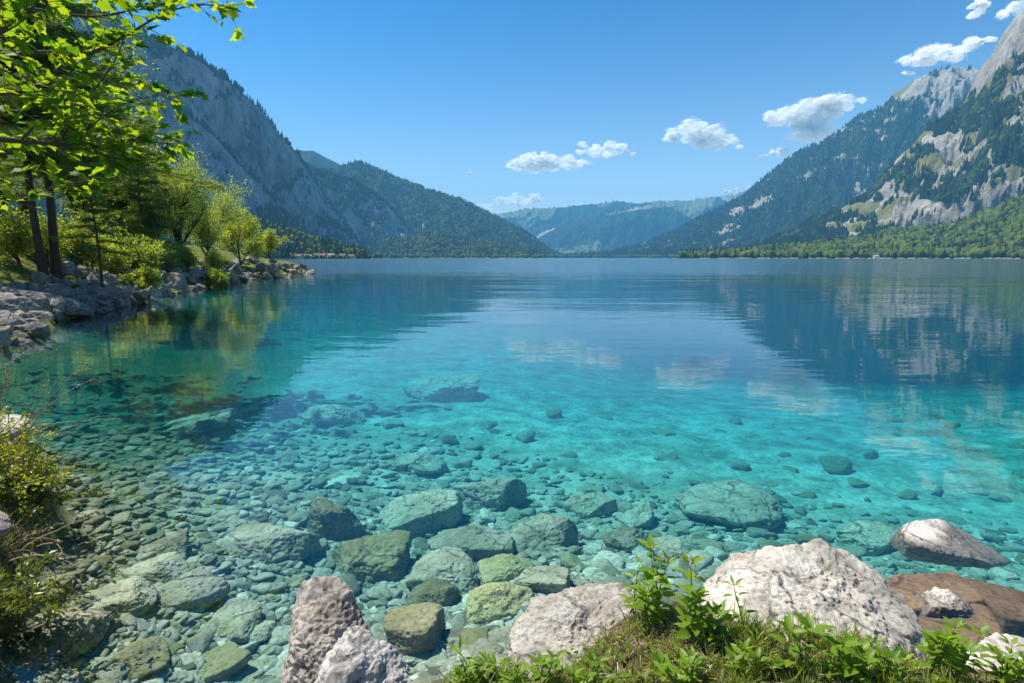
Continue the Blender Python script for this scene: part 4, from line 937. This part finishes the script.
# ------------------------------------------------------------------ weeds, grass and litter on the near bank
M_WEED = leaf_mat('weed_leaves', (.10, .20, .014), (.18, .27, .025), (.28, .50, .01), (.58, .68, .02), .42, .02)
M_STEM = leaf_mat('weed_stems', (.08, .12, .03), (.16, .15, .06), (.1, .15, .02), (.15, .15, .04), .2)
M_GRASS = leaf_mat('grass_blades', (.10, .17, .018), (.24, .26, .05), (.28, .42, .01), (.58, .60, .04), .42)
M_DRY = leaf_mat('dry_grass', (.20, .15, .085), (.42, .34, .21), (.2, .15, .06), (.40, .31, .14), .3)
M_YBUSH = leaf_mat('yellow_shrub', (.15, .17, .015), (.24, .23, .02), (.38, .44, .01), (.62, .58, .01), .45)
M_MOSS = leaf_mat('bank_moss', (.09, .12, .012), (.18, .19, .03), (.16, .22, .01), (.34, .36, .02), .35)
def leaf_tpl(w=.30, droop=.22, fold=.10):
    ys = [0, .18, .42, .68, .88, 1.0]; ws = [.03, .75, 1.0, .72, .34, 0.0]; V = []; F = []
    for y, a in zip(ys, ws):
        z = -droop * y * y; V += [(-w * a, y, z + fold * a), (0, y, z), (w * a, y, z + fold * a)]
    for k in range(len(ys) - 1):
        b_ = 3 * k; F += [(b_, b_ + 1, b_ + 4, b_ + 3), (b_ + 1, b_ + 2, b_ + 5, b_ + 4)]
    return np.array(V), np.array(F)
LEAF_W, LEAF_N = leaf_tpl(.25), leaf_tpl(.14, .3, .06)
BLADE = (np.array([(-.03, 0, 0), (.03, 0, 0), (-.026, .4, .02), (.026, .4, .02), (-.016, .75, -.06), (.016, .75, -.06), (0, 1, -.2)]), np.array([(0, 1, 3, 2), (2, 3, 5, 4)]), np.array([(4, 5, 6)]))
def ground_at(px, py): return bed_hit(px, py)
def weed(px, py, h, label, seed, tpl=LEAF_W, leaf=.10, nodes=6, stems=1, spread=.25, mat=None, group=None, flower=False, lift=0.0, tip=0.0):
    rg = np.random.default_rng(seed); c = ground_at(px, py); c[2] += lift
    root = empty('weed_plant', tuple(c), label, 'plant', group); bs, bl = Bag(), Bag(); fl = Bag()
    for s_ in range(stems):
        hh = h * (1 if s_ == 0 else rg.uniform(.45, .9)); d = unit(np.array([rg.normal(0, spread), rg.normal(0, spread * .6), 1.0])); P = [np.array([rg.normal(0, .012), rg.normal(0, .012), -.03])]
        for k in range(nodes): P.append(P[-1] + d * (hh + .03) / nodes); d = unit(d + rg.normal(0, .09, 3) + np.array([0, 0, .05]))
        P = np.array(P); bs.tube(P, np.linspace(.0042, .0016, len(P)), 5, .3)
        a0 = rg.random() * 6.28
        for k in range(1, len(P)):
            nl = 2 if k < len(P) - 1 else 5
            for m in range(nl):
                a = a0 + k * 1.57 + m * 6.283 / nl + rg.normal(0, .25); el = rg.uniform(.15, .6) if k < len(P) - 1 else rg.uniform(.5, 1.0)
                L = leaf * (1.15 - .5 * k / len(P)) * rg.uniform(.7, 1.2) * (1 if k > 1 or nodes < 4 else .7)
                y = np.array([[math.cos(a) * math.cos(el), math.sin(a) * math.cos(el), math.sin(el)]]); p0 = P[k] + y[0] * .012
                up = np.array([[rg.normal(0, .2), rg.normal(0, .2), 1.0]]); x = unit(np.cross(y, up)); nn = np.cross(x, y)
                bl.scatter(*tpl, np.stack([x, y, nn], -1) * L, p0[None], np.clip(rg.normal(.5, .25, 1), 0, 1))
        if flower:
            for m in range(8):
                y = unit(rg.normal(size=(1, 3)) + np.array([[0, 0, 1.2]])); fl.scatter(*LEAF2, rot_basis(y, rg.random(1) * 6, .022), P[-1][None] + rg.normal(0, .008, (1, 3)) + np.array([[0, 0, .004 * m]]), rg.random(1))
    bs.build('stem', M_STEM, root, True); bl.build('leaves', mat or M_WEED, root, True)
    if flower: fl.build('flower_buds', M_DRY, root)  # brown flower buds at the stem tips, still closed
    return root
WEEDS = [  # px, py of the foot, height, label, template, leaf, nodes, stems, flower
 (632, 612, .26, 'bushy weed growing over the top of the cream boulder', 'n', .10, 6, 3, False),
 (662, 618, .30, 'tall upright weed with broad leaves and brown buds at its tip', 'w', .12, 6, 2, True),
 (693, 640, .34, 'tallest weed with budding tip beside the largest boulder', 'w', .13, 7, 2, True),
 (648, 628, .20, 'low leafy weed with drooping leaves over the bare soil', 'w', .11, 4, 3, False),
 (713, 645, .18, 'leafy weed pressed against the left foot of the largest boulder', 'w', .10, 4, 3, False),
 (748, 640, .20, 'upright narrow leaved weed in front of the largest boulder', 'n', .11, 5, 1, False),
 (783, 672, .16, 'star shaped broad leaved weed on the soil below the largest boulder', 'w', .13, 2, 2, False),
 (742, 676, .12, 'round leaved pale weed on bare soil at the bottom edge', 'w', .08, 3, 3, False),
 (540, 690, .13, 'dark leaved weed in front of the cream boulder', 'w', .10, 3, 2, False),
 (478, 684, .16, 'feathery green weed left of the cream boulder', 'n', .11, 4, 5, False),
 (460, 692, .10, 'low green weed at the left end of the bank greenery', 'n', .09, 3, 5, False),
 (508, 692, .11, 'light green weed below the cream boulder', 'n', .10, 3, 5, False),
 (582, 694, .10, 'small leafy weed at the bottom edge under the cream boulder', 'w', .09, 3, 3, False),
 (690, 690, .15, 'leafy weed at the bottom edge right of the bare soil', 'w', .10, 4, 3, False),
 (842, 684, .12, 'spreading broad leaved weed at the bottom edge before the largest boulder', 'w', .12, 2, 4, False),
 (885, 682, .13, 'small dense weed under the right foot of the largest boulder', 'w', .08, 4, 4, False),
 (930, 672, .20, 'leafy weed with jagged outline beside the pale corner rock', 'w', .10, 5, 3, False),
 (958, 680, .17, 'bright weed in front of the pale corner rock', 'w', .10, 4, 4, False),
 (1000, 684, .15, 'weed in the bottom right corner of the photo', 'w', .10, 4, 4, False),
 (944, 602, .07, 'tiny green sprig growing on the small speckled rock', 'w', .04, 3, 2, False),
]
for k, (px, py, h_, lab, tp, lf, nd, st, fl) in enumerate(WEEDS):
    w_ = weed(px, py, h_, lab, 900 + k, LEAF_W if tp == 'w' else LEAF_N, lf * .72, nd + 1, st, .22 if h_ > .17 else .45, flower=fl, lift=.02)
# grass, dry litter and roots: ground cover
rg = np.random.default_rng(77)
def blades(name, label, n, PXr, PYr, size, mat, flat, keepf=None, tone=.5, kind='stuff', lift=0.0, cat='grass'):
    PX, PY = rg.uniform(*PXr, n), rg.uniform(*PYr, n); P, t = bed_hits(PX, PY); ok = ~np.isnan(t); P, PX, PY = P[ok], PX[ok], PY[ok]
    g = ground_z(P[:, 0], P[:, 1]); k = (g > .03) & (P[:, 1] < 8)
    if keepf is not None: k &= keepf(PX, PY, P)
    P = P[k]; P[:, 2] = g[k] + lift; n = len(P)
    d = rg.normal(0, 1, (n, 3)); d[:, 2] = np.abs(d[:, 2]) * (1 - flat) + (1 - flat) * 1.2; d = unit(d)
    M = rot_basis(d, rg.random(n) * 6.28, size * rg.uniform(.45, 1.3, n)); tn = np.clip(rg.normal(tone, .25, n), 0, 1)
    b_ = Bag(); b_.scatter(BLADE[0], BLADE[1], M, P, tn); b_.scatter(BLADE[0], BLADE[2], M, P, tn)
    o = b_.build(name, mat); tag(o, label, cat, kind=kind); return o
tuft = lambda s, th: (lambda PX, PY, P: fbm(P * np.array([3.0, 3.0, 0]) + s, 3, s) > th)
blades('grass', 'yellow green grass growing on the near bank', 9000, (430, 1060), (600, 760), .085, M_GRASS, .25, tuft(5, -.12))
blades('grass', 'short bright grass tufts before the largest boulder', 4500, (730, 900), (612, 720), .085, M_GRASS, .2, tuft(8, -.05), .75)
blades('dry_grass', 'tan dead grass and roots lying on the bare soil', 2400, (600, 960), (590, 760), .08, M_DRY, .85, None, .5, lift=.008, cat='dry grass')
blades('dry_grass', 'tan dead stems on the soil mound between the two pale boulders', 900, (585, 730), (600, 700), .07, M_DRY, .7, None, .45, lift=.006, cat='dry grass')
blades('grass', 'mossy grass hanging over the left bank edge', 9000, (-120, 70), (430, 760), .10, M_MOSS, .35, None)
# small leaves carpet at the very front
PX, PY = rg.uniform(430, 1060, 1000), rg.uniform(650, 780, 1000); P, t = bed_hits(PX, PY); ok = ~np.isnan(t); P = P[ok]; P[:, 2] = ground_z(P[:, 0], P[:, 1]); P = P[(P[:, 2] > .04) & (fbm(P * 2.2, 3, 31) > -.05)]
n = len(P); P[:, 2] += rg.uniform(.01, .06, n); d = rg.normal(0, 1, (n, 3)); d[:, 2] = rg.uniform(-.1, .5, n); d = unit(d); up = unit(np.tile([0, 0, 1.0], (n, 1)) + rg.normal(0, .35, (n, 3))); x = unit(np.cross(d, up))
b_ = Bag(); b_.scatter(*LEAF_W, np.stack([x, d, np.cross(x, d)], -1) * rg.uniform(.025, .06, n)[:, None, None], P, np.clip(rg.normal(.5, .25, n), 0, 1)); o = b_.build('ground_cover', M_WEED, smooth=True); tag(o, 'small leafy ground cover between the weeds', 'ground cover', kind='stuff')

# the yellow green shrub, the dry stalks and the hanging grass of the left bank
def shrub(px, py, label, seed, n_st, L, leaf, mat, nleaf, out_=.7, name='bush', cat='bush', lift=.05, bias=(0, 0)):
    rg = np.random.default_rng(seed); c = ground_at(px, py); c[2] += lift; root = empty(name, tuple(c), label, cat); bs, bl = Bag(), Bag()
    for s_ in range(n_st):
        d = unit(np.array([rg.normal(bias[0], out_), rg.normal(bias[1], out_), 1.0])); P = [np.array([rg.normal(0, .12), rg.normal(0, .12), -.08])]; l_ = L * rg.uniform(.5, 1.15)
        for k in range(7): P.append(P[-1] + d * l_ / 7); d = unit(d + rg.normal(0, .12, 3) - np.array([0, 0, .07]))
        P = np.array(P); bs.tube(P, np.linspace(.005, .0015, 8), 4, rg.random())
        if nleaf:
            f_ = rg.uniform(.15, 1, nleaf) * 7; i = np.minimum(f_.astype(int), 6); T = P[i] + (P[i + 1] - P[i]) * (f_ - i)[:, None] + rg.normal(0, .018, (nleaf, 3))
            dd = unit(rg.normal(0, 1, (nleaf, 3)) + unit(P[i + 1] - P[i]) * .8); bl.scatter(*LEAF2, rot_basis(dd, rg.random(nleaf) * 6.28, leaf * rg.uniform(.6, 1.3, nleaf)), T, np.clip(rg.normal(.5, .28, nleaf), 0, 1))
        else:
            m = 16; f_ = rg.uniform(5.2, 6.95, m); i = f_.astype(int); T = P[i] + (P[i + 1] - P[i]) * (f_ - i)[:, None]; dd = unit(unit(P[i + 1] - P[i]) + rg.normal(0, .25, (m, 3)))
            bl.scatter(*LEAF2, rot_basis(dd, rg.random(m) * 6, .03), T, rg.random(m))
    bs.build('stem', M_STEM if nleaf else M_DRY, root, True); bl.build('leaves', mat, root)  # on the dry stalks this mesh holds seed heads, not leaves
shrub(12, 486, 'yellow green shrub spreading over the left bank', 501, 44, .50, .032, M_YBUSH, 60, .85)
shrub(-22, 470, 'second yellow green shrub at the very left edge', 502, 34, .55, .032, M_YBUSH, 60, .8)
shrub(30, 505, 'low olive shrub at the foot of the yellow green shrub', 503, 30, .36, .04, M_MOSS, 60, .8)
shrub(-4, 452, 'thin dry grass stalks arching above the yellow green shrub', 504, 30, .95, .03, M_DRY, 0, .55, 'dry_stalks', 'grass', bias=(.3, 0))
shrub(-6, 620, 'mossy green plant hanging down the left bank', 505, 40, .40, .04, M_MOSS, 60, .9)
shrub(-4, 560, 'brown arching stalks hanging over the water from the left bank', 506, 9, .55, .03, M_DRY, 0, .6, 'dry_stalks', 'grass', bias=(.9, 0))
shrub(-14, 345, 'thin yellow twigs reaching in above the water at the left edge', 507, 14, .7, .05, M_YBUSH, 22, .7, 'bush', 'bush', lift=.1, bias=(.7, -.3))
# ------------------------------------------------------------------ village and clouds
q = NT('house_wall'); M_WALL = q.principled((.62, .58, .50), .9)
q = NT('house_roof'); M_ROOF = q.principled((.15, .085, .06), .9)
q = NT('house_roof_grey'); M_ROOFG = q.principled((.26, .25, .25), .9)
q = NT('house_window'); M_WIN = q.principled((.03, .04, .05), .2)
def house(px, rng_, w, d, h, lab, roof, rz=.3, zup=0.0):
    dr = ray(px, 257.5); n = math.hypot(dr[0], dr[1]); root = empty('house', (dr[0] / n * rng_, dr[1] / n * rng_, zup), lab, 'house', 'houses of the lakeside village', rz)
    o = box_mesh('wall', (-w / 2, -d / 2, -6), (w / 2, d / 2, h), M_WALL); o.parent = root
    V = [(-w / 2 - .5, -d / 2 - .6, h - .15), (w / 2 + .5, -d / 2 - .6, h - .15), (w / 2 + .5, d / 2 + .6, h - .15), (-w / 2 - .5, d / 2 + .6, h - .15), (-w / 2 - .5, 0, h + d * .38), (w / 2 + .5, 0, h + d * .38)]
    r_ = mesh_np('roof', V, [np.array([(0, 1, 5, 4), (2, 3, 4, 5), (0, 3, 2, 1)]), np.array([(0, 4, 3), (1, 2, 5)])], roof, root)
    c_ = box_mesh('chimney', (w * .2, -.4, h), (w * .2 + .9, .5, h + d * .38 + 1.2), M_WALL); c_.parent = r_
    for k in range(3):
        x = -w * .33 + k * w * .33; b_ = box_mesh('window', (x - .6, -d / 2 - .05, h * .5), (x + .6, -d / 2 + .1, h * .5 + 1.5), M_WIN); b_.parent = root
for k, (px, rg_, w, d, h) in enumerate([(290, 990, 11, 8, 5), (297, 1000, 12, 9, 5), (304, 985, 10, 8, 5), (311, 1000, 12, 8, 5), (318, 985, 12, 9, 5), (324, 975, 10, 8, 5), (331, 968, 10, 8, 5), (343, 985, 10, 8, 5), (352, 1010, 10, 8, 4), (308, 965, 10, 7, 4), (300, 968, 10, 8, 4)]):
    house(px, rg_, w, d, h, 'small pale house of the village on the far left shore', M_ROOFG if k % 3 == 0 else M_ROOF, .4 * math.sin(k * 2.3), max(terrain_at('village_hill', px, rg_), .5))
house(421, 2570, 24, 12, 5, 'long white house alone at the water below the wooded foothills', M_ROOFG, .1, 1.0)
house(876, 1400, 9, 7, 4, 'pale house at the foot of the right wooded hill', M_ROOFG, -.2, max(terrain_at('wood_hill', 876, 1402), .5))
# lakeside trees in front of the village
def shore_trees(label, pts, n, size, mat):
    ptp = np.array(pts, float); u = RNG.uniform(ptp[0, 0], ptp[-1, 0], n); r_ = np.interp(u, ptp[:, 0], ptp[:, 1]) + RNG.uniform(-20, 25, n)
    D = np.array([ray(a, 257.5) for a in u]); D /= np.hypot(D[:, 0], D[:, 1])[:, None]; T = D * r_[:, None]; T[:, 2] = .2
    k = size * RNG.uniform(.4, 1.2, n); z0 = np.zeros(n); b_ = Bag(); wh = RNG.integers(0, 3, n)
    M = np.stack([np.stack([k * .75, z0, z0], -1), np.stack([z0, k * .75, z0], -1), np.stack([z0, z0, k * .75], -1)], 1)
    for j in range(3): b_.scatter(*BLOBS[j], M[wh == j], T[wh == j], RNG.uniform(.3, 1, (wh == j).sum()))
    o = b_.build('forest', mat); tag(o, label, 'forest', kind='stuff')
shore_trees('row of light green trees along the village shore', [(285, 950), (340, 960), (372, 1150)], 60, 7, M_WOODL)
shore_trees('light green trees along the far left shore', [(372, 1800), (400, 2300), (540, 2600)], 260, 17, M_WOODL)
shore_trees('flat line of trees at the head of the lake', [(535, 3400), (600, 3600), (700, 3200)], 420, 22, M_WOODL)

def strand(label, pts, n, sz):
    ptp = np.array(pts, float); u = RNG.uniform(ptp[0, 0], ptp[-1, 0], n); r_ = np.interp(u, ptp[:, 0], ptp[:, 1]) + RNG.uniform(-9, 0, n); keep = fbm(np.stack([u * .11, u * 0, u * 0], -1), 3, 4) > -.08; u, r_ = u[keep], r_[keep]; n = len(u)
    D = np.array([ray(a, 257.5) for a in u]); D /= np.hypot(D[:, 0], D[:, 1])[:, None]; T = D * r_[:, None]; T[:, 2] = .1; k = sz * RNG.uniform(.4, 1.2, n); z0 = np.zeros(n)
    M = np.stack([np.stack([k * 1.8, z0, z0], -1), np.stack([z0, k * 1.8, z0], -1), np.stack([z0, z0, k * .55], -1)], 1); b_ = Bag(); b_.scatter(PEB[0][2], PEB[0][3], M, T, RNG.uniform(.6, 1, n))
    o = b_.build('shore_stones', M_PEB, smooth=True); tag(o, label, 'stones', kind='stuff')
strand('pale stones along the waterline under the right wooded hill', [(690, 1478), (740, 1446), (780, 1396), (980, 1396), (1024, 1346), (1090, 1300)], 420, 2.0)
strand('pale stones along the far left waterline', [(370, 1780), (400, 2280), (530, 2560)], 260, 2.6)

q = NT('cloud_mat')
d_ = q.n('BsdfDiffuse', {'Color': (.97, .97, .97)}); t_ = q.n('BsdfTranslucent', {'Color': (.97, .97, .97)}); m_ = q.n('MixShader', {0: .5}); q.set(m_.inputs[1], d_); q.set(m_.inputs[2], t_)
tp_ = q.n('BsdfTransparent'); m2_ = q.n('MixShader', {0: .52}); q.set(m2_.inputs[1], m_); q.set(m2_.inputs[2], tp_)
q.t.links.new(m2_.outputs[0], q.out.inputs['Surface']); M_CLOUD = q.m
CL_V, CL_F = ICO[4]
def cloud(label, blobs, rng_=14000, seed=1, fringe=1.0):
    """blobs: (px, py, half width px, half height px)"""
    rg = np.random.default_rng(seed); k_ = rng_ / FPX; b_ = Bag(); c0 = at_range(blobs[0][0], blobs[0][1], rng_)
    right = unit(np.array([c0[1], -c0[0], 0.0])); fw = unit(np.array([c0[0], c0[1], 0.0])); up = np.array([0, 0, 1.0]); TRI = (np.array([(-.5, -.3, 0), (.5, -.3, 0), (0, .6, 0)]), np.array([(0, 1, 2)]))
    for (px, py, hw, hh) in blobs:
        c = at_range(px, py, rng_) - c0; n = max(int(hw * hh / 9), 8)
        for _ in range(n):
            u, v = rg.uniform(-1, 1), rg.uniform(-1, 1); 
            if u * u + v * v > 1: continue
            w_ = rg.uniform(-.7, .7); rad = hh * k_ * rg.uniform(.20, .48) * (1.1 - .45 * abs(u)); v = v * .75 if v > 0 else v * .45
            ctr = c + right * u * hw * k_ * .85 + up * v * hh * k_ + fw * w_ * hw * k_ * .5
            V = CL_V * rad; Q = (V + ctr) / (hh * k_); dsp = fbm(Q * 1.8, 5, seed, .55) * .55
            V = V * (1 + dsp)[:, None] * np.array([1.25, 1.25, .82]); b_.add(V + ctr, CL_F)
            m = int(30 * (rad / k_) ** 2 + 500); dd = unit(rg.normal(size=(m, 3))); rr_ = rad * (1.02 + np.abs(rg.normal(0, .30, m))); Pp = dd * rr_[:, None]; Q = (Pp + ctr) / (hh * k_)
            Pp = Pp * (1 + fbm(Q * 1.8, 5, seed, .55) * .55)[:, None] * np.array([1.55, 1.55, .8])
            ok = fbm(Q * 3 + dd * 0, 4, seed + 2) > rr_ / rad * .9 - 1.15; Pp = Pp[ok]; m = len(Pp)
            nn = unit(np.array(SUN_DIR)[None] + rg.normal(0, .38, (m, 3))); xx = unit(np.cross(nn, rg.normal(size=(m, 3)))); b_.scatter(*TRI, np.stack([xx, np.cross(nn, xx), nn], -1) * (k_ * rg.uniform(.35, 1.2, m))[:, None, None], Pp + ctr)
    o = b_.build('cloud', M_CLOUD, smooth=True); o.location = c0; tag(o, label, 'cloud')
cloud('large double lobed white cloud above the right ridge', [(843, 107, 20, 8), (820, 112, 24, 14), (812, 133, 20, 12), (783, 119, 17, 10), (800, 124, 14, 9)], seed=1)
cloud('small white puff below the large double lobed cloud', [(786, 153, 12, 6), (777, 152, 6, 4)], seed=2)
cloud('wide white cloud over the middle of the blue sky left of the ridge', [(690, 133, 22, 10), (708, 140, 26, 10), (728, 147, 16, 5), (672, 138, 10, 5)], seed=3)
cloud('flat white cloud above the far end of the lake', [(548, 163, 42, 10), (535, 166, 30, 8), (575, 166, 18, 6), (540, 158, 20, 6)], seed=4)
cloud('smaller flat cloud right of the one above the lake end', [(604, 150, 30, 8), (592, 147, 16, 6), (628, 152, 12, 4)], seed=5)
cloud('low cloud resting behind the left ridge end', [(510, 203, 30, 7), (525, 198, 18, 7), (490, 207, 16, 5)], 15000, seed=6)
cloud('torn white cloud above the right summit', [(935, 55, 30, 9), (962, 44, 16, 6), (915, 62, 12, 5), (985, 43, 12, 4)], seed=7)
cloud('tiny wisp under the torn cloud', [(908, 73, 8, 3)], seed=8)
cloud('cloud in the top right corner', [(1000, 4, 28, 7), (1024, 8, 14, 8), (980, 6, 10, 4)], seed=9)
cloud('tiny white wisp alone left of the flat cloud', [(466, 173, 7, 2.5)], seed=10)
cloud('thin cloud peeping over the far right ridge', [(742, 189, 12, 3.5), (728, 192, 8, 2)], 15000, seed=11)
cloud('tiny wisp left of the small white puff', [(764, 156, 5, 2)], seed=12)
